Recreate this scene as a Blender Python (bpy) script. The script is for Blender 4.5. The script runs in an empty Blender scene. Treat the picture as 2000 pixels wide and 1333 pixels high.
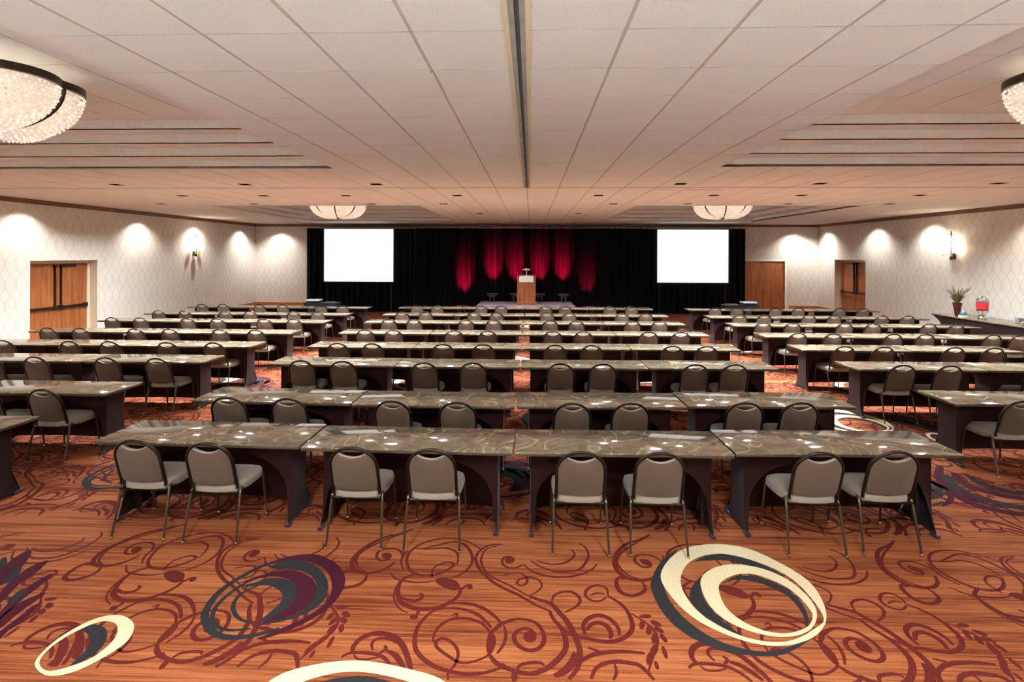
import bpy, bmesh, math, random
from mathutils import Matrix, Vector
random.seed(7)
scn = bpy.context.scene
COL = scn.collection
PI = math.pi

# ---------------------------------------------------------------- camera, world, exposure
cam_d = bpy.data.cameras.new('camera')
cam_d.sensor_width = 36.0
cam_d.lens = 1010.0 / 2000.0 * 36.0
cam_d.shift_y = -169.5 / 2000.0
cam_d.clip_start = 0.05
cam = bpy.data.objects.new('camera', cam_d)
COL.objects.link(cam)
cam.matrix_world = (Matrix.Translation((0, 0, 2.41)) @ Matrix.Rotation(math.radians(2.1), 4, 'Z')
                    @ Matrix.Rotation(PI / 2, 4, 'X') @ Matrix.Rotation(math.radians(0.2), 4, 'Z'))
scn.camera = cam
world = bpy.data.worlds.new('world')
scn.world = world
world.use_nodes = True
world.node_tree.nodes['Background'].inputs[0].default_value = (0.02, 0.02, 0.02, 1)
vs = scn.view_settings
vs.view_transform = 'Standard'
vs.look = 'None'
vs.gamma = 1.0
vs.use_curve_mapping = False
vs.exposure = 1.15
scn.cycles.max_bounces = 5
scn.cycles.diffuse_bounces = 3
scn.cycles.glossy_bounces = 3
scn.cycles.transmission_bounces = 4
scn.cycles.caustics_reflective = False
scn.cycles.caustics_refractive = False
scn.cycles.adaptive_threshold = 0.04
scn.cycles.use_light_tree = False
LAMP = (0.90, 0.975, 1.0)        # colour of the ceiling lamps
E_DOWN, E_WASH, E_CHAND, E_RED = 85.0, 105.0, 9.0, 1500.0

# room dimensions (metres); camera stands at x=0, y=0 looking along +y
XL, XR, YB, YF, ZC = -11.87, 11.88, 21.9, -1.7, 3.68

# ---------------------------------------------------------------- helpers
def lin(c):
    return tuple(((v / 255.0) / 12.92 if v / 255.0 <= 0.04045 else (((v / 255.0) + 0.055) / 1.055) ** 2.4) for v in c[:3]) + (1.0,)

class NT:
    """small wrapper to write node graphs"""
    def __init__(s, m):
        s.t = m.node_tree; s.n = s.t.nodes; s.l = s.t.links
        s.p = s.n['Principled BSDF']
    def add(s, kind, **kw):
        n = s.n.new(kind)
        for k, v in kw.items():
            setattr(n, k, v)
        return n
    def link(s, a, b):
        s.l.new(a, b)
    def math(s, op, a, b=None, clamp=False):
        n = s.add('ShaderNodeMath', operation=op, use_clamp=clamp)
        for i, v in enumerate((a, b)):
            if v is None: continue
            if isinstance(v, (int, float)): n.inputs[i].default_value = v
            else: s.link(v, n.inputs[i])
        return n.outputs[0]
    def coords(s, scale=(1, 1, 1), rot=(0, 0, 0), obj=True):
        tc = s.add('ShaderNodeTexCoord'); mp = s.add('ShaderNodeMapping')
        mp.inputs['Scale'].default_value = scale; mp.inputs['Rotation'].default_value = rot
        s.link(tc.outputs['Object' if obj else 'Generated'], mp.inputs[0])
        return mp.outputs[0]
    def noise(s, vec, scale=5, detail=3, rough=0.5, dist=0.0):
        n = s.add('ShaderNodeTexNoise')
        n.inputs['Scale'].default_value = scale; n.inputs['Detail'].default_value = detail
        n.inputs['Roughness'].default_value = rough; n.inputs['Distortion'].default_value = dist
        s.link(vec, n.inputs['Vector'])
        return n.outputs[0]
    def ramp(s, fac, stops):
        r = s.add('ShaderNodeValToRGB')
        e = r.color_ramp.elements
        while len(e) < len(stops): e.new(0.5)
        for el, (p, c) in zip(e, stops):
            el.position = p; el.color = lin(c)
        s.link(fac, r.inputs[0])
        return r.outputs[0]
    def mix(s, fac, a, b):
        m = s.add('ShaderNodeMix', data_type='RGBA')
        for sock, v in ((m.inputs[0], fac), (m.inputs[6], a), (m.inputs[7], b)):
            if isinstance(v, (int, float)): sock.default_value = v
            elif isinstance(v, tuple): sock.default_value = v
            else: s.link(v, sock)
        return m.outputs[2]
    def bump(s, h, strength=0.3, dist=0.01):
        b = s.add('ShaderNodeBump')
        b.inputs['Strength'].default_value = strength; b.inputs['Distance'].default_value = dist
        s.link(h, b.inputs['Height']); s.link(b.outputs[0], s.p.inputs['Normal'])

def mat(name, col, rough=0.6, metal=0.0, spec=0.5, emit=None, estr=0.0, coat=0.0, trans=0.0, sheen=0.0, vary=0.0, vscale=20):
    m = bpy.data.materials.new(name); m.use_nodes = True
    n = NT(m); p = n.p
    p.inputs['Base Color'].default_value = lin(col)
    p.inputs['Roughness'].default_value = rough
    p.inputs['Metallic'].default_value = metal
    p.inputs['Specular IOR Level'].default_value = spec
    p.inputs['Coat Weight'].default_value = coat
    p.inputs['Transmission Weight'].default_value = trans
    p.inputs['Sheen Weight'].default_value = sheen
    if emit is not None:
        p.inputs['Emission Color'].default_value = tuple(emit) + (1.0,)
        p.inputs['Emission Strength'].default_value = estr
    if vary > 0:
        f = n.noise(n.coords(), vscale, 3)
        d = tuple(max(0, int(c * (1 - vary))) for c in col); u = tuple(min(255, int(c * (1 + vary))) for c in col)
        n.link(n.ramp(f, [(0.3, d), (0.7, u)]), p.inputs['Base Color'])
    return m

class MB:
    """collects polygons, then links them as ONE mesh object"""
    def __init__(s):
        s.v = []; s.f = []; s.mi = []; s.cur = 0
    def quad(s, a, b, c, d):
        i = len(s.v); s.v += [a, b, c, d]; s.f.append((i, i + 1, i + 2, i + 3)); s.mi.append(s.cur); return s
    def face(s, pts):
        i = len(s.v); s.v += list(pts); s.f.append(tuple(range(i, i + len(pts)))); s.mi.append(s.cur); return s
    def box(s, x0, x1, y0, y1, z0, z1):
        i = len(s.v)
        s.v += [(x0, y0, z0), (x1, y0, z0), (x1, y1, z0), (x0, y1, z0), (x0, y0, z1), (x1, y0, z1), (x1, y1, z1), (x0, y1, z1)]
        for q in ((0, 3, 2, 1), (4, 5, 6, 7), (0, 1, 5, 4), (1, 2, 6, 5), (2, 3, 7, 6), (3, 0, 4, 7)):
            s.f.append(tuple(i + k for k in q)); s.mi.append(s.cur)
        return s
    def cbox(s, c, d):
        return s.box(c[0] - d[0] / 2, c[0] + d[0] / 2, c[1] - d[1] / 2, c[1] + d[1] / 2, c[2] - d[2] / 2, c[2] + d[2] / 2)
    def prism(s, outline, fn0, fn1):
        """outline: 2D points; fn0/fn1 map them to the two 3D caps"""
        n = len(outline); i = len(s.v)
        s.v += [fn0(p) for p in outline] + [fn1(p) for p in outline]
        s.f.append(tuple(range(i + n - 1, i - 1, -1))); s.mi.append(s.cur)
        s.f.append(tuple(range(i + n, i + 2 * n))); s.mi.append(s.cur)
        for k in range(n):
            s.f.append((i + k, i + (k + 1) % n, i + n + (k + 1) % n, i + n + k)); s.mi.append(s.cur)
        return s
    def tube(s, path, rad, seg=8, cap=True):
        pts = [Vector(p) for p in path]; n = len(pts)
        rads = rad if isinstance(rad, (list, tuple)) else [rad] * n
        base = len(s.v); u = None
        for k in range(n):
            t = (pts[min(k + 1, n - 1)] - pts[max(k - 1, 0)]).normalized()
            if u is None:
                u = t.orthogonal().normalized()
            u = (u - t * u.dot(t)).normalized(); w = t.cross(u)
            for j in range(seg):
                a = 2 * PI * j / seg
                q = pts[k] + (u * math.cos(a) + w * math.sin(a)) * rads[k]
                s.v.append(tuple(q))
        for k in range(n - 1):
            for j in range(seg):
                j2 = (j + 1) % seg
                s.f.append((base + k * seg + j, base + k * seg + j2, base + (k + 1) * seg + j2, base + (k + 1) * seg + j)); s.mi.append(s.cur)
        if cap:
            s.f.append(tuple(base + j for j in range(seg - 1, -1, -1))); s.mi.append(s.cur)
            s.f.append(tuple(base + (n - 1) * seg + j for j in range(seg))); s.mi.append(s.cur)
        return s
    def lathe(s, prof, c=(0, 0, 0), seg=16):
        """prof: (r, z) bottom to top"""
        base = len(s.v); n = len(prof)
        for r, z in prof:
            for j in range(seg):
                a = 2 * PI * j / seg
                s.v.append((c[0] + r * math.cos(a), c[1] + r * math.sin(a), c[2] + z))
        for k in range(n - 1):
            for j in range(seg):
                j2 = (j + 1) % seg
                s.f.append((base + k * seg + j, base + k * seg + j2, base + (k + 1) * seg + j2, base + (k + 1) * seg + j)); s.mi.append(s.cur)
        s.f.append(tuple(base + j for j in range(seg - 1, -1, -1))); s.mi.append(s.cur)
        s.f.append(tuple(base + (n - 1) * seg + j for j in range(seg))); s.mi.append(s.cur)
        return s
    def mesh(s, name, mats, smooth=False, bevel=0.0, bseg=2):
        me = bpy.data.meshes.new(name)
        me.from_pydata([tuple(v) for v in s.v], [], s.f)
        for m in (mats if isinstance(mats, (list, tuple)) else [mats]):
            me.materials.append(m)
        me.polygons.foreach_set('material_index', s.mi)
        if bevel > 0:
            bm = bmesh.new(); bm.from_mesh(me)
            bmesh.ops.remove_doubles(bm, verts=bm.verts, dist=1e-5)
            es = [e for e in bm.edges if len(e.link_faces) == 2 and e.calc_face_angle(0) > 0.5]
            bmesh.ops.bevel(bm, geom=es, offset=bevel, segments=bseg, profile=0.5, affect='EDGES')
            bm.to_mesh(me); bm.free()
        if smooth:
            me.polygons.foreach_set('use_smooth', [True] * len(me.polygons))
            try: me.set_sharp_from_angle(angle=math.radians(50))
            except Exception: pass
        me.update()
        return me
    def build(s, name, mats, parent=None, smooth=False, bevel=0.0, bseg=2):
        return link(name, s.mesh(name, mats, smooth, bevel, bseg), parent)

def link(name, data, parent=None):
    o = bpy.data.objects.new(name, data); COL.objects.link(o)
    if parent is not None: o.parent = parent
    return o
def tag(o, label=None, cat=None, group=None, kind=None):
    if label: o['label'] = label
    if cat: o['category'] = cat
    if group: o['group'] = group
    if kind: o['kind'] = kind
    return o
def empty(name, loc=(0, 0, 0), rz=0.0, label=None, cat=None, group=None):
    o = bpy.data.objects.new(name, None); COL.objects.link(o)
    o.empty_display_size = 0.1
    o.location = loc; o.rotation_euler = (0, 0, rz)
    return tag(o, label, cat, group)
CH = {}
def copy_tree(o, parent=None):
    kids = list(o.children)
    c = o.copy(); COL.objects.link(c); c.parent = parent
    for k in kids: copy_tree(k, c)
    return c
def catmull(pts, sub=4, closed=False):
    P = [Vector(p) for p in pts]; n = len(P); out = []
    rng = range(n) if closed else range(n - 1)
    for i in rng:
        if closed: p0, p1, p2, p3 = P[i - 1], P[i], P[(i + 1) % n], P[(i + 2) % n]
        else: p0, p1, p2, p3 = P[max(i - 1, 0)], P[i], P[i + 1], P[min(i + 2, n - 1)]
        for k in range(sub):
            t = k / sub
            out.append(0.5 * ((2 * p1) + (p2 - p0) * t + (2 * p0 - 5 * p1 + 4 * p2 - p3) * t * t + (3 * p1 - p0 - 3 * p2 + p3) * t ** 3))
    if not closed: out.append(P[-1])
    return out
def subtract(r, h):
    """rectangle r minus rectangle h -> list of rectangles"""
    x0, x1, y0, y1 = r; a0, a1, b0, b1 = h
    if a1 <= x0 or a0 >= x1 or b1 <= y0 or b0 >= y1: return [r]
    out = []
    if a0 > x0: out.append((x0, a0, y0, y1))
    if a1 < x1: out.append((a1, x1, y0, y1))
    m0, m1 = max(x0, a0), min(x1, a1)
    if b0 > y0: out.append((m0, m1, y0, b0))
    if b1 < y1: out.append((m0, m1, b1, y1))
    return [q for q in out if q[1] - q[0] > 0.012 and q[3] - q[2] > 0.012]
ORD = ['', 'first', 'second', 'third', 'fourth', 'fifth', 'sixth', 'seventh', 'eighth', 'ninth', 'tenth', 'eleventh', 'twelfth']

# ---------------------------------------------------------------- materials
M = {}
# carpet: orange with fine dark striations running along x
m = bpy.data.materials.new('carpet_orange'); m.use_nodes = True; n = NT(m)
v1 = n.coords((0.8, 40, 1)); v2 = n.coords((2.0, 170, 1)); v3 = n.coords((0.5, 5, 1)); v4 = n.coords((160, 220, 1))
a = n.noise(v1, 1.0, 4, 0.6); b = n.noise(v2, 1.0, 2, 0.6); c = n.noise(v3, 1.0, 2); d = n.noise(v4, 1.0, 1)
s1 = n.math('ADD', n.math('MULTIPLY', a, 0.55), n.math('MULTIPLY', b, 0.45))
s1 = n.math('ADD', s1, n.math('MULTIPLY', n.math('SUBTRACT', c, 0.5), 0.35))
s1 = n.math('ADD', s1, n.math('MULTIPLY', n.math('SUBTRACT', d, 0.5), 0.18))
n.link(n.ramp(s1, [(0.36, (76, 30, 17)), (0.46, (122, 63, 36)), (0.54, (140, 79, 46)), (0.66, (156, 97, 58))]), n.p.inputs['Base Color'])
n.p.inputs['Roughness'].default_value = 0.95; n.p.inputs['Specular IOR Level'].default_value = 0.1
n.bump(n.noise(n.coords(), 260, 2), 0.35, 0.004)
M['carpet'] = m
def pile(name, col, vary=0.18):
    m = bpy.data.materials.new(name); m.use_nodes = True; n = NT(m)
    f = n.noise(n.coords((60, 160, 1)), 1.0, 2)
    d = tuple(int(q * (1 - vary)) for q in col); u = tuple(min(255, int(q * (1 + vary * 0.6))) for q in col)
    n.link(n.ramp(f, [(0.3, d), (0.7, u)]), n.p.inputs['Base Color'])
    n.p.inputs['Roughness'].default_value = 0.95; n.p.inputs['Specular IOR Level'].default_value = 0.1
    return m
M['scroll'] = pile('carpet_dark_red', (86, 29, 25))
M['plum'] = pile('carpet_plum', (62, 19, 32))
M['char'] = pile('carpet_charcoal', (42, 40, 42))
M['cream'] = pile('carpet_cream', (202, 184, 150), 0.10)

# wall paper with slender curving lozenge lines
def wallpaper(name, axis):
    m = bpy.data.materials.new(name); m.use_nodes = True; n = NT(m)
    tc = n.add('ShaderNodeTexCoord'); sp = n.add('ShaderNodeSeparateXYZ'); n.link(tc.outputs['Object'], sp.inputs[0])
    u = n.math('MULTIPLY', sp.outputs[axis], 4.0); w = n.math('MULTIPLY', sp.outputs[2], 2.1)
    wob = n.math('MULTIPLY', n.math('SINE', n.math('MULTIPLY', sp.outputs[2], 13.2)), 0.10)
    def line(q):
        fr = n.math('FRACT', q)
        return n.math('LESS_THAN', n.math('ABSOLUTE', n.math('SUBTRACT', fr, 0.5)), 0.045)
    l1 = line(n.math('ADD', n.math('ADD', u, w), wob)); l2 = line(n.math('SUBTRACT', n.math('SUBTRACT', u, w), wob))
    f = n.math('MAXIMUM', l1, l2)
    base = n.ramp(n.noise(tc.outputs['Object'], 3, 3), [(0.3, (212, 203, 190)), (0.7, (220, 212, 200))])
    n.link(n.mix(n.math('MULTIPLY', f, 0.36), base, lin((166, 154, 138))), n.p.inputs['Base Color'])
    n.p.inputs['Roughness'].default_value = 0.55
    return m
M['paper_side'] = wallpaper('wallpaper_side', 1)
M['paper_back'] = wallpaper('wallpaper_back', 0)
# wood
def wood(name, c0, c1, axis_scale=(9, 9, 0.6), rough=0.38, detail=6):
    m = bpy.data.materials.new(name); m.use_nodes = True; n = NT(m)
    f = n.noise(n.coords(axis_scale), 2.2, detail, 0.6, 0.6)
    n.link(n.ramp(f, [(0.32, c0), (0.68, c1)]), n.p.inputs['Base Color'])
    n.p.inputs['Roughness'].default_value = rough
    return m
M['door'] = wood('door_wood', (126, 66, 34), (178, 106, 58))
M['lectern'] = wood('lectern_wood', (120, 62, 28), (166, 94, 44), (7, 7, 1.2))
M['trimwood'] = wood('trim_wood', (96, 60, 42), (128, 84, 58), (0.6, 0.6, 6))
M['basewood'] = wood('base_wood', (168, 104, 60), (196, 132, 82), (0.5, 0.5, 6))
# acoustic tile
m = bpy.data.materials.new('acoustic_tile'); m.use_nodes = True; n = NT(m)
f = n.noise(n.coords(), 90, 3, 0.7)
n.link(n.ramp(f, [(0.3, (230, 224, 219)), (0.6, (246, 240, 235))]), n.p.inputs['Base Color'])
n.p.inputs['Roughness'].default_value = 0.9; n.p.inputs['Specular IOR Level'].default_value = 0.15
n.bump(f, 0.25, 0.004)
M['tile'] = m
M['tee'] = mat('ceiling_tee', (186, 172, 162), 0.5)
M['plenum'] = mat('plenum', (58, 46, 40), 0.9)
M['coffer'] = mat('coffer_paint', (240, 234, 227), 0.75, vary=0.02)
M['white'] = mat('white_paint', (235, 228, 218), 0.5)
M['cream_paint'] = mat('cream_paint', (214, 196, 168), 0.5)
M['metal'] = mat('grey_metal', (150, 146, 140), 0.35, 0.8, vary=0.15, vscale=6)
M['darkmetal'] = mat('dark_bronze', (64, 50, 40), 0.35, 0.7)
M['black'] = mat('black_plastic', (14, 14, 15), 0.5)
M['baffle'] = mat('lamp_baffle', (0, 0, 0), 1.0, spec=0.0)
M['chrome'] = mat('chrome', (225, 225, 225), 0.12, 1.0)
M['lamp'] = mat('lamp_panel', (255, 250, 240), 0.5, emit=(1.0, 0.93, 0.84), estr=22.0)
# chair
m = bpy.data.materials.new('chair_fabric'); m.use_nodes = True; n = NT(m)
w1 = n.add('ShaderNodeTexWave', wave_type='BANDS', bands_direction='Z'); w1.inputs['Scale'].default_value = 42; w1.inputs['Distortion'].default_value = 1.2
n.link(n.coords(), w1.inputs['Vector'])
f = n.math('ADD', n.math('MULTIPLY', w1.outputs['Fac'], 0.5), n.math('MULTIPLY', n.noise(n.coords(), 160, 2), 0.5))
n.link(n.ramp(f, [(0.2, (68, 50, 36)), (0.8, (90, 69, 52))]), n.p.inputs['Base Color'])
n.p.inputs['Roughness'].default_value = 0.75; n.p.inputs['Sheen Weight'].default_value = 0.15
n.bump(f, 0.2, 0.002)
M['fabric'] = m
M['seat'] = mat('seat_fabric', (134, 121, 107), 0.55, sheen=0.2, vary=0.06, vscale=120)
M['chairtube'] = mat('chair_tube_bronze', (46, 34, 26), 0.28, 0.75)
M['legtube'] = mat('chair_leg_bronze', (88, 74, 58), 0.3, 0.8)
# table top: glossy swirled stone-look laminate
m = bpy.data.materials.new('swirl_laminate'); m.use_nodes = True; n = NT(m)
tc = n.add('ShaderNodeTexCoord'); oi = n.add('ShaderNodeObjectInfo')
off = n.add('ShaderNodeVectorMath', operation='ADD'); rv = n.add('ShaderNodeCombineXYZ')
n.link(n.math('MULTIPLY', oi.outputs['Random'], 37.0), rv.inputs[0]); n.link(n.math('MULTIPLY', oi.outputs['Random'], 11.0), rv.inputs[1])
n.link(tc.outputs['Object'], off.inputs[0]); n.link(rv.outputs[0], off.inputs[1])
vec = off.outputs[0]
n1 = n.noise(vec, 1.5, 1, 0.4, 1.7)
w = n.math('FRACT', n.math('MULTIPLY', n1, 5.5))
w = n.math('ABSOLUTE', n.math('SUBTRACT', w, 0.5))
ln = n.math('SUBTRACT', 1.0, n.math('MULTIPLY', w, 11.0), True)
n2 = n.noise(vec, 4.5, 3, 0.55, 1.6)
msk = n.math('MULTIPLY', ln, n.math('MULTIPLY', n.math('SUBTRACT', n2, 0.28), 3.0, True))
base = n.ramp(n2, [(0.25, (84, 71, 57)), (0.5, (104, 90, 73)), (0.75, (130, 115, 95))])
n.link(n.mix(n.math('MULTIPLY', msk, 0.8), base, lin((176, 160, 132))), n.p.inputs['Base Color'])
n.p.inputs['Roughness'].default_value = 0.06; n.p.inputs['Specular IOR Level'].default_value = 0.6
M['top'] = m
M['topedge'] = mat('table_edge', (70, 56, 43), 0.25)
M['skirt'] = mat('plum_spandex', (34, 11, 10), 0.55, spec=0.12, sheen=0.08, vary=0.12, vscale=6)
M['foot'] = mat('plum_foot', (50, 28, 42), 0.38, sheen=0.1, vary=0.2, vscale=30)
M['frame'] = mat('table_frame', (30, 26, 26), 0.5)
# drape
M['drape'] = mat('black_drape', (12, 11, 12), 0.9, spec=0.1, sheen=0.03, vary=0.2, vscale=3)
M['screen'] = mat('screen_fabric', (245, 246, 248), 0.7, emit=(1, 1, 1.02), estr=0.40)  # own glow stands in for the projectors' light
M['reflector'] = mat('reflector_deck', (196, 196, 196), 0.7, vary=0.05)
M['silver'] = mat('silver_paint', (232, 232, 234), 0.3, 0.2)
M['track'] = mat('track_grey', (150, 145, 138), 0.45, 0.1, vary=0.12, vscale=3)
M['trackdark'] = mat('track_dark', (70, 64, 60), 0.6)
M['stage'] = mat('stage_carpet', (150, 124, 132), 0.9, vary=0.1, vscale=40)

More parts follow.
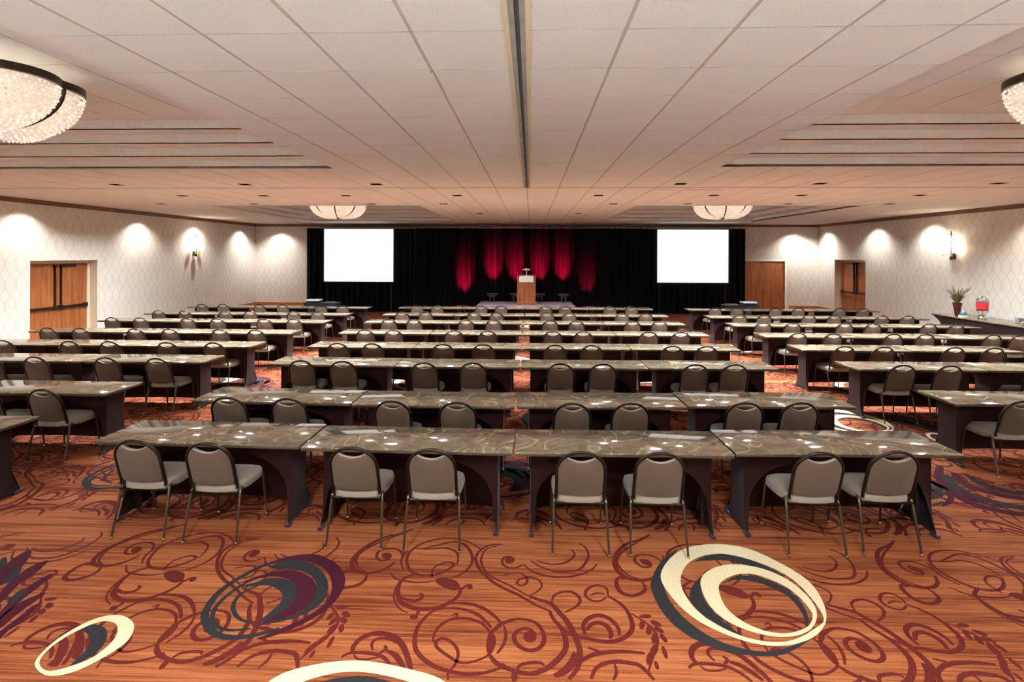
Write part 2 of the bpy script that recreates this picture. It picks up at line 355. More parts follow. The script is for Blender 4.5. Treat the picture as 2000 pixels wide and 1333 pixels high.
# ---------------------------------------------------------------- floor and carpet pattern
fl = MB().box(XL - 0.15, XR + 0.15, YF - 0.1, YB + 0.15, -0.05, 0.0).build('floor', M['carpet'])
rs_ = MB().box(-7.0, 7.0, YF + 0.02, 2.2, 0.0, 0.5).build('reflector', M['reflector'], fl, bevel=0.01)  # unseen platform added to bounce neutral light up to the ceiling
rs_['label'] = 'unseen added pale grey riser under the viewer'
tag(fl, 'orange striated carpet floor with dark red scrolls', kind='structure')
TR = {"cur":[[0.03,[[-1.02,4.488],[-1.122,4.408],[-1.244,4.339],[-1.336,4.222],[-1.387,4.087],[-1.385,3.978],[-1.337,3.891],[-1.256,3.859],[-1.171,3.869],[-1.097,3.923],[-1.056,4.007]]],[0.018,[[-1.051,4.449],[-1.168,4.352],[-1.284,4.241],[-1.361,4.121],[-1.364,4.025],[-1.317,3.921],[-1.243,3.874]]],[0.02,[[-1.006,4.025],[-1.023,4.111],[-1.072,4.174],[-1.152,4.187],[-1.211,4.16],[-1.223,4.086],[-1.181,4.025],[-1.126,4.028],[-1.109,4.083],[-1.142,4.117],[-1.165,4.097]]],[0.022,[[-1.375,3.868],[-1.327,3.884]]],[0.02,[[-1.31,3.686],[-1.243,3.715],[-1.214,3.784],[-1.227,3.839]]],[0.02,[[-0.406,4.211],[-0.487,4.293],[-0.602,4.349],[-0.731,4.353],[-0.842,4.312],[-0.924,4.239],[-0.973,4.121],[-0.957,3.996],[-0.902,3.895],[-0.821,3.849],[-0.733,3.853],[-0.669,3.884],[-0.615,3.936],[-0.587,3.99],[-0.619,4.018],[-0.672,4.009],[-0.72,3.969],[-0.741,3.917],[-0.727,3.818]]],[0.016,[[-0.953,4.196],[-0.818,4.193],[-0.698,4.215],[-0.605,4.169],[-0.57,4.09],[-0.565,3.99]]],[0.02,[[-0.875,4.191],[-0.771,4.246],[-0.681,4.293],[-0.605,4.305],[-0.531,4.256],[-0.469,4.143],[-0.452,4.033],[-0.473,3.942],[-0.525,3.868],[-0.58,3.824]]],[0.016,[[-0.987,4.178],[-1.008,4.072],[-1.003,3.995],[-0.956,3.9]]],[0.016,[[-1.056,3.874],[-1.003,3.806],[-0.944,3.781],[-0.854,3.765],[-0.769,3.768],[-0.703,3.785]]],[0.03,[[-0.505,3.72],[-0.494,3.669],[-0.514,3.606],[-0.555,3.556],[-0.611,3.506],[-0.679,3.486],[-0.758,3.483],[-0.826,3.503],[-0.895,3.553],[-0.93,3.625],[-0.95,3.701],[-0.944,3.781],[-0.904,3.831],[-0.843,3.869]]],[0.018,[[-0.506,3.668],[-0.479,3.715],[-0.449,3.749],[-0.422,3.73]]],[0.024,[[-0.907,3.602],[-0.859,3.573],[-0.8,3.563],[-0.763,3.583],[-0.755,3.62],[-0.781,3.644]]],[0.012,[[-0.965,3.727],[-0.962,3.637],[-0.935,3.552],[-0.885,3.483],[-0.819,3.44]]],[0.02,[[-0.758,3.483],[-0.748,3.438],[-0.772,3.409]]],[0.024,[[-0.561,3.497],[-0.644,3.47],[-0.693,3.401],[-0.721,3.314],[-0.719,3.223],[-0.694,3.128],[-0.636,3.058],[-0.556,3.001],[-0.469,2.971],[-0.372,2.954],[-0.279,2.962],[-0.201,2.99],[-0.168,3.008]]],[0.024,[[-0.562,3.549],[-0.482,3.553],[-0.384,3.539],[-0.3,3.496],[-0.232,3.431],[-0.19,3.379]]],[0.022,[[-0.601,3.495],[-0.506,3.499],[-0.416,3.48],[-0.341,3.438],[-0.281,3.375],[-0.247,3.324]]],[0.02,[[-0.598,3.189],[-0.604,3.258],[-0.58,3.331],[-0.528,3.386],[-0.461,3.405],[-0.383,3.398],[-0.311,3.363],[-0.269,3.312],[-0.25,3.272]]],[0.014,[[-0.484,3.399],[-0.487,3.448],[-0.519,3.425]]],[0.018,[[-0.237,3.194],[-0.241,3.11],[-0.296,3.063],[-0.369,3.034],[-0.425,3.041],[-0.487,3.082],[-0.544,3.125],[-0.575,3.161],[-0.576,3.205],[-0.538,3.221],[-0.491,3.198],[-0.447,3.148],[-0.429,3.094],[-0.432,3.04],[-0.446,2.997],[-0.468,2.962],[-0.459,2.906]]],[0.026,[[-0.083,3.416],[-0.137,3.392],[-0.189,3.357],[-0.23,3.304],[-0.25,3.272]]],[0.018,[[-0.166,3.348],[-0.15,3.267],[-0.161,3.188],[-0.196,3.112]]],[0.026,[[-0.24,3.101],[-0.205,3.05],[-0.148,3.009],[-0.071,2.979]]],[0.034,[[-1.063,3.077],[-1.079,3.131],[-1.055,3.199],[-0.994,3.242],[-0.921,3.245],[-0.847,3.218],[-0.788,3.162],[-0.742,3.09],[-0.7,3.003],[-0.674,2.921]]],[0.018,[[-0.953,3.109],[-0.974,3.164],[-0.946,3.204],[-0.879,3.202],[-0.819,3.17]]],[0.022,[[-1.123,3.047],[-1.091,3.075],[-1.032,3.087],[-0.952,3.081],[-0.89,3.066],[-0.836,3.024],[-0.793,2.966]]],[0.014,[[-1.053,3.068],[-1.022,3.038],[-0.965,3.036],[-0.902,3.056]]],[0.018,[[-0.893,3.148],[-0.874,3.121],[-0.904,3.088]]],[0.03,[[-0.867,3.107],[-0.809,3.078],[-0.77,3.035],[-0.728,2.977]]],[0.022,[[-0.224,4.286],[-0.32,4.274],[-0.391,4.212],[-0.428,4.112],[-0.412,4.004],[-0.352,3.89],[-0.275,3.796],[-0.185,3.72],[-0.09,3.661],[-0.017,3.602],[0.063,3.54],[0.149,3.492]]],[0.016,[[-0.252,4.268],[-0.353,4.213],[-0.382,4.114],[-0.378,4.021],[-0.337,3.919],[-0.269,3.837],[-0.171,3.774],[-0.091,3.711],[-0.001,3.64]]],[0.032,[[-0.001,3.64],[0.072,3.606],[0.144,3.573],[0.188,3.505],[0.238,3.418],[0.269,3.335],[0.292,3.255],[0.305,3.16],[0.297,3.079],[0.271,3.009],[0.225,2.942]]],[0.03,[[0.133,3.491],[0.161,3.415],[0.203,3.342],[0.223,3.262],[0.221,3.176],[0.189,3.11],[0.145,3.055],[0.096,3.01],[0.021,2.974],[-0.059,2.979],[-0.121,3.002],[-0.163,3.034]]],[0.026,[[0.203,3.342],[0.238,3.313],[0.293,3.27],[0.365,3.258],[0.449,3.237],[0.522,3.24],[0.6,3.278],[0.658,3.351],[0.669,3.447],[0.649,3.547],[0.605,3.616],[0.549,3.669]]],[0.018,[[0.549,3.669],[0.555,3.739],[0.515,3.783],[0.455,3.773],[0.403,3.719],[0.396,3.656],[0.436,3.615],[0.493,3.617],[0.539,3.656]]],[0.014,[[0.426,3.67],[0.479,3.697],[0.535,3.687]]],[0.02,[[0.152,3.585],[0.172,3.659],[0.232,3.699],[0.298,3.702],[0.343,3.654],[0.346,3.593],[0.3,3.533],[0.235,3.49]]],[0.028,[[0.354,3.287],[0.346,3.359],[0.375,3.424],[0.434,3.465],[0.495,3.462],[0.543,3.42],[0.57,3.358],[0.567,3.296]]],[0.03,[[0.365,3.328],[0.401,3.382],[0.456,3.4],[0.504,3.365],[0.517,3.304],[0.503,3.259]]],[0.024,[[-0.182,3.368],[-0.122,3.403],[-0.046,3.412],[0.031,3.388],[0.075,3.327],[0.092,3.257],[0.076,3.188],[0.029,3.149],[-0.028,3.151],[-0.078,3.192],[-0.098,3.249],[-0.081,3.3],[-0.037,3.327],[0.008,3.314],[0.033,3.264],[0.015,3.219],[-0.018,3.233],[-0.014,3.262]]],[0.016,[[-0.21,3.868],[-0.133,3.899],[-0.062,3.895],[-0.023,3.848],[-0.022,3.793],[-0.06,3.758],[-0.095,3.79],[-0.061,3.839],[0.008,3.856],[0.068,3.824],[0.088,3.758],[0.049,3.692],[-0.001,3.652]]],[0.018,[[-0.047,4.02],[-0.001,3.948],[0.078,3.894],[0.181,3.87],[0.277,3.874],[0.384,3.907],[0.469,3.968],[0.523,4.044]]],[0.018,[[0.008,4.068],[0.079,3.995],[0.176,3.941],[0.281,3.938],[0.372,3.964],[0.434,4.056],[0.469,4.167],[0.456,4.265],[0.405,4.331]]],[0.018,[[0.053,4.07],[0.143,4.028],[0.234,4.032],[0.309,4.081],[0.357,4.162],[0.34,4.235]]],[0.018,[[-0.047,4.02],[-0.1,3.973],[-0.171,3.97],[-0.215,4.028],[-0.205,4.098],[-0.15,4.108],[-0.125,4.062],[-0.165,4.045]]],[0.028,[[0.711,3.893],[0.657,3.876],[0.633,3.807],[0.647,3.717],[0.706,3.682],[0.774,3.697],[0.827,3.75],[0.833,3.816]]],[0.016,[[0.679,3.497],[0.736,3.439],[0.793,3.356],[0.798,3.257],[0.754,3.161],[0.712,3.07],[0.685,3.01]]],[0.026,[[0.273,3.035],[0.334,3.098],[0.408,3.137],[0.501,3.155],[0.607,3.159],[0.696,3.149]]],[0.026,[[0.351,2.947],[0.379,3.014],[0.432,3.058],[0.51,3.079],[0.584,3.073],[0.642,3.058],[0.678,3.009],[0.705,2.953]]],[0.016,[[0.5,3.061],[0.501,3.002],[0.475,2.944]]],[0.04,[[0.275,3.141],[0.255,3.068],[0.203,2.998],[0.141,2.958]]],[0.016,[[0.357,3.181],[0.437,3.147]]],[0.02,[[-0.073,2.987],[-0.054,3.03],[0.001,3.049],[0.063,3.052],[0.086,3.031]]],[0.03,[[-0.086,2.986],[-0.084,2.913]]]],"blobs":[[[-0.704,3.792],[-0.659,3.828],[-0.588,3.817],[-0.53,3.779],[-0.505,3.72],[-0.525,3.687],[-0.576,3.691],[-0.641,3.727]],[[-0.256,3.292],[-0.22,3.264],[-0.208,3.196],[-0.224,3.12],[-0.251,3.101],[-0.268,3.174],[-0.266,3.242]],[[-1.112,4.086],[-1.112,4.06],[-1.125,4.044],[-1.146,4.043],[-1.168,4.058],[-1.182,4.083],[-1.183,4.11],[-1.17,4.127],[-1.148,4.128],[-1.126,4.112]],[[-0.412,3.73],[-0.414,3.712],[-0.424,3.7],[-0.437,3.7],[-0.45,3.71],[-0.456,3.729],[-0.454,3.747],[-0.445,3.759],[-0.431,3.76],[-0.419,3.749]],[[-0.74,3.405],[-0.742,3.39],[-0.754,3.381],[-0.771,3.38],[-0.786,3.388],[-0.795,3.402],[-0.793,3.417],[-0.781,3.426],[-0.764,3.427],[-0.748,3.419]],[[0.041,3.26],[0.033,3.23],[0.013,3.212],[-0.012,3.211],[-0.032,3.228],[-0.041,3.256],[-0.033,3.286],[-0.013,3.305],[0.013,3.306],[0.034,3.289]],[[-0.125,4.066],[-0.131,4.04],[-0.149,4.024],[-0.171,4.023],[-0.19,4.038],[-0.198,4.062],[-0.193,4.088],[-0.175,4.105],[-0.152,4.106],[-0.133,4.091]],[[0.813,3.477],[0.798,3.462],[0.766,3.455],[0.738,3.46],[0.728,3.473],[0.744,3.488],[0.775,3.495],[0.804,3.491]],[[0.748,3.391],[0.736,3.361],[0.721,3.348],[0.71,3.36],[0.711,3.39],[0.723,3.42],[0.739,3.433],[0.749,3.421]],[[0.785,3.346],[0.772,3.317],[0.755,3.304],[0.743,3.315],[0.743,3.344],[0.756,3.374],[0.774,3.387],[0.786,3.375]],[[0.856,3.387],[0.839,3.38],[0.813,3.39],[0.794,3.413],[0.792,3.434],[0.809,3.441],[0.835,3.43],[0.855,3.408]],[[0.855,3.328],[0.839,3.323],[0.817,3.335],[0.802,3.357],[0.803,3.378],[0.819,3.383],[0.841,3.371],[0.856,3.348]],[[0.8,3.276],[0.787,3.245],[0.771,3.231],[0.76,3.244],[0.762,3.275],[0.775,3.307],[0.792,3.321],[0.802,3.308]],[[0.854,3.246],[0.84,3.247],[0.826,3.27],[0.821,3.3],[0.827,3.32],[0.841,3.319],[0.855,3.296],[0.861,3.266]],[[0.777,3.17],[0.754,3.138],[0.734,3.131],[0.728,3.151],[0.739,3.188],[0.763,3.221],[0.783,3.229],[0.79,3.207]],[[0.832,3.17],[0.829,3.132],[0.819,3.112],[0.808,3.122],[0.803,3.156],[0.806,3.195],[0.816,3.216],[0.827,3.205]],[[0.757,3.068],[0.755,3.044],[0.746,3.031],[0.736,3.036],[0.732,3.057],[0.734,3.081],[0.743,3.095],[0.753,3.09]],[[0.733,3.108],[0.712,3.073],[0.693,3.062],[0.688,3.081],[0.698,3.12],[0.719,3.156],[0.738,3.167],[0.744,3.147]]],"big":{"cream_rings":[[[[0.99,3.947],[1.203,4.238],[1.465,4.354],[1.724,4.336],[1.897,4.196],[2.057,3.894],[1.995,3.558],[1.82,3.348],[1.575,3.246],[1.34,3.274],[1.107,3.443],[0.992,3.694]],[[1.123,3.896],[1.242,4.09],[1.413,4.199],[1.593,4.215],[1.809,4.099],[1.954,3.89],[1.959,3.534],[1.833,3.4],[1.592,3.28],[1.354,3.309],[1.164,3.478],[1.099,3.698]]],[[[1.244,3.82],[1.325,3.961],[1.462,4.054],[1.624,4.083],[1.803,4.024],[1.919,3.889],[1.96,3.709],[1.932,3.555],[1.837,3.421],[1.717,3.344],[1.574,3.318],[1.43,3.352],[1.302,3.441],[1.234,3.595]],[[1.362,3.785],[1.434,3.882],[1.566,3.957],[1.703,3.956],[1.829,3.858],[1.875,3.781],[1.899,3.67],[1.895,3.542],[1.826,3.441],[1.738,3.385],[1.618,3.35],[1.491,3.375],[1.387,3.466],[1.338,3.599]]]],"char1":[[[1.214,4.28],[1.04,4.112],[0.903,3.873],[0.872,3.701],[0.904,3.479],[1.005,3.304],[1.168,3.196],[1.361,3.156],[1.543,3.179],[1.774,3.316],[1.7,3.284],[1.523,3.211],[1.377,3.195],[1.204,3.254],[1.083,3.368],[0.988,3.561],[0.972,3.808],[1.043,4.051]],[[1.246,4.075],[1.398,4.182],[1.577,4.22],[1.74,4.148],[1.851,4.034],[1.914,3.93],[1.863,3.967],[1.702,4.057],[1.562,4.131],[1.379,4.123],[1.291,4.104]],[[1.291,3.924],[1.181,3.804],[1.123,3.674],[1.144,3.533],[1.209,3.431],[1.291,3.351],[1.329,3.338],[1.264,3.461],[1.226,3.595],[1.227,3.741]],[[1.404,3.833],[1.494,3.905],[1.577,3.943],[1.731,3.922],[1.846,3.806],[1.879,3.645],[1.841,3.485],[1.775,3.387],[1.815,3.484],[1.834,3.597],[1.809,3.747],[1.701,3.852],[1.575,3.895],[1.483,3.877]]],"cream2":[[[[-2.876,2.906],[-2.929,2.999],[-2.932,3.144],[-2.862,3.29],[-2.732,3.338],[-2.574,3.269],[-2.494,3.132],[-2.522,3.001],[-2.609,2.878],[-2.733,2.842]],[[-2.876,2.933],[-2.915,3.041],[-2.889,3.161],[-2.806,3.268],[-2.695,3.264],[-2.615,3.188],[-2.581,3.099],[-2.595,2.985],[-2.664,2.915],[-2.765,2.875]]]],"char2":[[[-2.955,3.083],[-2.94,3.19],[-2.851,3.25],[-2.714,3.215],[-2.626,3.112],[-2.607,2.998],[-2.674,2.914],[-2.686,3.037],[-2.751,3.136],[-2.86,3.194],[-2.934,3.159]]],"scr2":[[[-2.821,2.922],[-2.816,2.962],[-2.887,3.071],[-2.903,3.138],[-2.814,3.06],[-2.764,2.964],[-2.747,2.912],[-2.788,2.91]],[[-2.723,2.979],[-2.765,3.062],[-2.839,3.163],[-2.797,3.15],[-2.709,3.05],[-2.679,2.968]]],"plum3":[[[-2.021,3.934],[-1.904,4.046],[-1.682,4.068],[-1.45,3.913],[-1.347,3.723],[-1.35,3.51],[-1.448,3.333],[-1.581,3.215],[-1.704,3.165],[-1.486,3.364],[-1.402,3.545],[-1.452,3.739],[-1.587,3.907],[-1.793,3.991]],[[-2.121,3.691],[-1.964,3.824],[-1.772,3.854],[-1.592,3.754],[-1.496,3.56],[-1.572,3.395],[-1.758,3.287],[-1.644,3.444],[-1.647,3.611],[-1.763,3.747],[-1.942,3.782]]],"char3":[[[-1.998,3.889],[-1.853,3.998],[-1.651,3.927],[-1.478,3.738],[-1.431,3.525],[-1.545,3.362],[-1.796,3.269],[-1.571,3.391],[-1.503,3.56],[-1.59,3.765],[-1.767,3.872]],[[-2.117,3.66],[-2.009,3.705],[-1.931,3.761],[-1.763,3.747],[-1.647,3.611],[-1.644,3.444],[-1.767,3.303],[-1.719,3.495],[-1.761,3.606],[-1.89,3.68],[-2.001,3.665]]],"char3l":[[0.034,[[-1.87,4.035],[-2.043,3.922],[-2.156,3.751],[-2.204,3.587],[-2.178,3.404],[-2.103,3.289],[-1.987,3.199],[-1.857,3.173],[-1.724,3.202],[-1.604,3.261]]],[0.02,[[-1.905,3.871],[-2.067,3.713],[-2.132,3.533],[-2.119,3.389],[-2.036,3.276],[-1.915,3.233],[-1.787,3.254]]],[0.02,[[-1.967,3.677],[-2.041,3.575],[-2.017,3.446],[-1.922,3.346],[-1.813,3.301]]]],"plumleaf":[[[-3.997,3.76],[-4.054,3.895],[-4.058,4.029],[-3.986,3.994],[-3.88,3.81],[-3.852,3.701],[-3.825,3.598]],[[-3.745,3.523],[-3.812,3.703],[-3.82,3.835],[-3.761,3.907],[-3.708,3.75],[-3.704,3.624],[-3.63,3.415]],[[-3.539,3.33],[-3.606,3.529],[-3.6,3.712],[-3.554,3.735],[-3.53,3.571],[-3.513,3.438],[-3.47,3.265]],[[-3.487,3.281],[-3.501,3.439],[-3.417,3.536],[-3.412,3.388],[-3.405,3.285],[-3.387,3.187]],[[-3.355,3.157],[-3.37,3.286],[-3.366,3.444],[-3.316,3.305],[-3.319,3.19],[-3.293,3.099]]],"charleaf":[[[-4.137,3.891],[-4.144,3.939],[-4.058,3.871],[-4.02,3.781]],[[-3.841,3.639],[-3.92,3.808],[-3.858,3.788],[-3.789,3.641]],[[-3.599,3.435],[-3.632,3.567],[-3.574,3.549],[-3.544,3.419]]],"ringR":[["plum",0.1,[[4.692,6.104],[4.403,5.715],[4.282,5.321],[4.366,5.095],[4.606,4.98],[4.891,4.96]]],["char",0.11,[[4.56,5.858],[4.426,5.545],[4.465,5.291],[4.72,5.121],[5.029,5.1]]],["plum",0.1,[[4.698,5.91],[4.606,5.724],[4.596,5.532],[4.712,5.398],[4.911,5.311],[5.213,5.287]]],["char",0.1,[[4.798,5.845],[4.762,5.644],[4.869,5.476],[5.011,5.419],[5.33,5.405]]]],"cream4":[[[[-1.546,2.577],[-1.464,2.854],[-1.295,2.969],[-1.011,3.023],[-0.694,2.972],[-0.472,2.891],[-0.277,2.687],[-0.314,2.369],[-0.74,2.22],[-1.301,2.329]],[[-1.375,2.555],[-1.322,2.802],[-1.178,2.905],[-0.984,2.941],[-0.736,2.901],[-0.56,2.826],[-0.406,2.652],[-0.445,2.435],[-0.769,2.305],[-1.195,2.405]]]],"char4":[[[-1.305,2.737],[-1.188,2.858],[-0.974,2.913],[-0.758,2.876],[-0.597,2.798],[-0.717,2.827],[-0.942,2.817],[-1.154,2.776]]]}}
def ribbon(mb, pts, w, z, sub):
    P = catmull([(p[0], p[1], 0) for p in pts], sub); n = len(P); base = len(mb.v)
    for k in range(n):
        t = (P[min(k + 1, n - 1)] - P[max(k - 1, 0)])
        t = t.normalized() if t.length > 1e-9 else Vector((1, 0, 0))
        u = Vector((-t.y, t.x, 0)); ww = 0.5 * w * (0.5 + 0.62 * math.sin(PI * (0.06 + 0.88 * k / (n - 1))))
        a = P[k] + u * ww; b = P[k] - u * ww
        mb.v += [(a.x, a.y, z), (b.x, b.y, z)]
    for k in range(n - 1):
        i = base + 2 * k
        mb.f.append((i, i + 1, i + 3, i + 2)); mb.mi.append(mb.cur)
def poly(mb, pts, z, sub=3):
    P = catmull([(p[0], p[1], 0) for p in pts], sub, True)
    area = sum(P[i].x * P[(i + 1) % len(P)].y - P[(i + 1) % len(P)].x * P[i].y for i in range(len(P)))
    if area < 0: P.reverse()
    mb.face([(p.x, p.y, z) for p in P])
def ring(mb, outer, inner, z, N=72):
    def rs(pts):
        P = catmull([(p[0], p[1], 0) for p in pts], 24, True)
        return [P[int(i * len(P) / N)] for i in range(N)]
    a, b = rs(outer), rs(inner)
    for i in range(N):
        j = (i + 1) % N
        mb.quad((a[i].x, a[i].y, z), (b[i].x, b[i].y, z), (b[j].x, b[j].y, z), (a[j].x, a[j].y, z))
PX, PY = 2.05, 1.62
def scroll_mesh(sub):
    mb = MB()
    for k, (w, pts) in enumerate(TR['cur']): ribbon(mb, pts, w * 1.15, 0.0006 + 0.00002 * k, sub)
    for k, pts in enumerate(TR['blobs']): poly(mb, pts, 0.0004 + 0.00001 * k, 2 if sub > 2 else 1)
    return mb.mesh('carpet_scroll', M['scroll'])
sm_near, sm_far = scroll_mesh(4), scroll_mesh(2)
def lay_scroll(ox, oy, dz, me):
    if ox - 1.4 < XL or ox + 0.85 > XR or 4.5 + oy > YB: return
    o = link('carpet_scroll', me, fl)
    o.location = (ox, oy, dz); o['kind'] = 'stuff'
for j in range(0, 11):
    for i in range(-6, 7):
        dz = 0.00001 + 0.0000043 * ((i % 3) + 3 * (j % 2))
        lay_scroll(i * PX + (j % 2) * 0.95, j * PY, dz, sm_near if j < 2 else sm_far)
        if j >= 1: lay_scroll(i * PX + (j % 2) * 0.95 + 1.03, j * PY + 0.78, dz + 0.0000021, sm_near if j < 2 else sm_far)
bg = TR['big']
def motif(fn, mats, offs, name):
    mb = MB(); fn(mb); me = mb.mesh(name, mats)
    for ox, oy in offs:
        o = link(name, me, fl); o.location = (ox, oy, 0)
        o['label'] = {'carpet_cream_ring': 'cream and charcoal eccentric ring motif', 'carpet_plum_ring': 'plum and charcoal crescent ring motif',
                      'carpet_small_ring': 'small cream oval ring motif', 'carpet_leaf_spray': 'plum leaf spray motif'}[name]
def f_cream(mb):
    mb.cur = 1
    for p in bg['char1']: poly(mb, p, 0.0026)
    mb.cur = 0
    for a, b in bg['cream_rings']: ring(mb, a, b, 0.0034)
def f_plum(mb):
    mb.cur = 1
    for p in bg['plum3']: poly(mb, p, 0.0028)
    mb.cur = 0
    for p in bg['char3']: poly(mb, p, 0.0030)
    for w, p in bg['char3l']: ribbon(mb, p, w * 1.3, 0.0024, 5)
def f_small(mb):
    mb.cur = 1
    for p in bg['char2']: poly(mb, p, 0.0026)
    mb.cur = 2
    for p in bg['scr2']: poly(mb, p, 0.0015)
    mb.cur = 0
    for a, b in bg['cream2']: ring(mb, a, b, 0.0033)
def f_leaf(mb):
    mb.cur = 0
    for p in bg['plumleaf']: poly(mb, p, 0.0028)
    mb.cur = 1
    for p in bg['charleaf']: poly(mb, p, 0.0033)
def offs_(lst, x0, x1):
    out = []
    for ox, oy in lst:
        if XL + 0.3 < x0 + ox and x1 + ox < XR - 0.3 and oy < 15.5: out.append((ox, oy))
    return out
lat = [(0, 0)] + [(i * 4.1 + j * 1.55, j * 1.95) for j in range(1, 9) for i in range(-5, 5) if (j, i) != (1, -2)]
motif(f_cream, [M['cream'], M['char']], offs_(lat, 0.7, 2.2), 'carpet_cream_ring')
motif(f_plum, [M['char'], M['plum']], offs_(lat, -2.5, -1.2), 'carpet_plum_ring')
motif(f_small, [M['cream'], M['char'], M['scroll']], offs_([(0, 0)] + [(i * 4.1 + 1.0 + j * 1.55, j * 1.95) for j in range(2, 8) for i in range(-5, 5)], -3.1, -2.3), 'carpet_small_ring')
motif(f_leaf, [M['plum'], M['char']], offs_([(0, 0)] + [(i * 4.1 + 2.2 + j * 1.55, j * 1.95) for j in range(1, 8) for i in range(-4, 5)], -3.7, -2.9), 'carpet_leaf_spray')
mb = MB()
for a, b in bg['cream4']: ring(mb, a, b, 0.0034)
mb.cur = 1; poly(mb, bg['char4'][0], 0.0026)
mb.cur = 1
for k, (cn, w, p) in enumerate(bg['ringR']):
    mb.cur = 2 if cn == 'plum' else 1
    ribbon(mb, p, w * 1.0, 0.0024 + 0.0002 * k, 6)
mb.build('carpet_large_oval', [M['cream'], M['char'], M['plum']], fl)

# ---------------------------------------------------------------- walls, trims, doors
def wall_x(name, X, out, door, z1, label):
    """side wall, thickness towards out, with one door opening (y0, y1, ztop)"""
    a, b = sorted((X, X + out * 0.5))
    mb = MB()
    y0, y1, zt = door
    mb.box(a, b, YF, y0, 0, z1); mb.box(a, b, y1, YB, 0, z1); mb.box(a, b, y0, y1, zt, z1)
    o = mb.build(name, M['paper_side']); tag(o, label, kind='structure'); return o
wl = wall_x('wall_left', XL, -1, (11.83, 13.75, 2.22), ZC + 0.05, 'left wall in cream lozenge wallpaper with recessed double door')
wr = wall_x('wall_right', XR, 1, (18.81, 20.70, 2.25), ZC + 0.05, 'right wall in cream lozenge wallpaper with recessed double door')
wb = MB().box(XL, 8.72, YB, YB + 0.3, 0, ZC + 0.05).box(10.62, XR, YB, YB + 0.3, 0, ZC + 0.05).box(8.72, 10.62, YB, YB + 0.3, 2.24, ZC + 0.05).box(8.72, 10.62, YB + 0.2, YB + 0.3, 0, 2.24).build('wall_back', M['paper_back'])
tag(wb, 'far wall in cream lozenge wallpaper behind the black drapes', kind='structure')
wf = MB().box(XL, XR, YF - 0.2, YF, 0, ZC + 0.05).build('wall_front', M['paper_back'])
tag(wf, 'wall behind the viewer in cream wallpaper', kind='structure')
# wooden cornice and base boards
def strip_y(name, X, sgn, y0, y1, z0, z1, t, mt, label):
    a, b = sorted((X, X + sgn * t))
    c, d = sorted((X, X + sgn * t * 0.5))
    mb = MB().box(a, b, y0, y1, z0 + (z1 - z0) * 0.35, z1).box(c, d, y0, y1, z0, z0 + (z1 - z0) * 0.35)
    return tag(mb.build(name, mt), label, kind='structure')
strip_y('trim_1', XL, 1, YF, YB, ZC - 0.11, ZC - 0.002, 0.05, M['trimwood'], 'brown wooden cornice along left wall')
strip_y('trim_2', XR, -1, YF, YB, ZC - 0.11, ZC - 0.002, 0.05, M['trimwood'], 'brown wooden cornice along right wall')
tag(MB().box(XL + 0.05, XR - 0.05, YB - 0.05, YB, ZC - 0.07, ZC - 0.002).box(XL + 0.05, XR - 0.05, YB - 0.025, YB, ZC - 0.11, ZC - 0.07).build('trim_3', M['trimwood']), 'brown wooden cornice along far wall', kind='structure')
for nm, X, sg, d in (('baseboard_left', XL, 1, (11.83, 13.75)), ('baseboard_right', XR, -1, (18.81, 20.70))):
    mb = MB()
    for y0, y1 in ((YF, d[0]), (d[1], YB)):
        a, b = sorted((X, X + sg * 0.025)); mb.box(a, b, y0, y1, 0.003, 0.28)
        a, b = sorted((X, X + sg * 0.035)); mb.box(a, b, y0, y1, 0.28, 0.31)
    tag(mb.build(nm, M['basewood']), 'tan wooden base board along ' + ('left' if sg > 0 else 'right') + ' wall', kind='structure')
mb = MB()
for x0, x1 in ((XL + 0.04, 8.62), (10.72, XR - 0.04)):
    mb.box(x0, x1, YB - 0.025, YB, 0.003, 0.28).box(x0, x1, YB - 0.035, YB, 0.28, 0.31)
tag(mb.build('baseboard_back', M['basewood']), 'tan wooden base board along far wall', kind='structure')

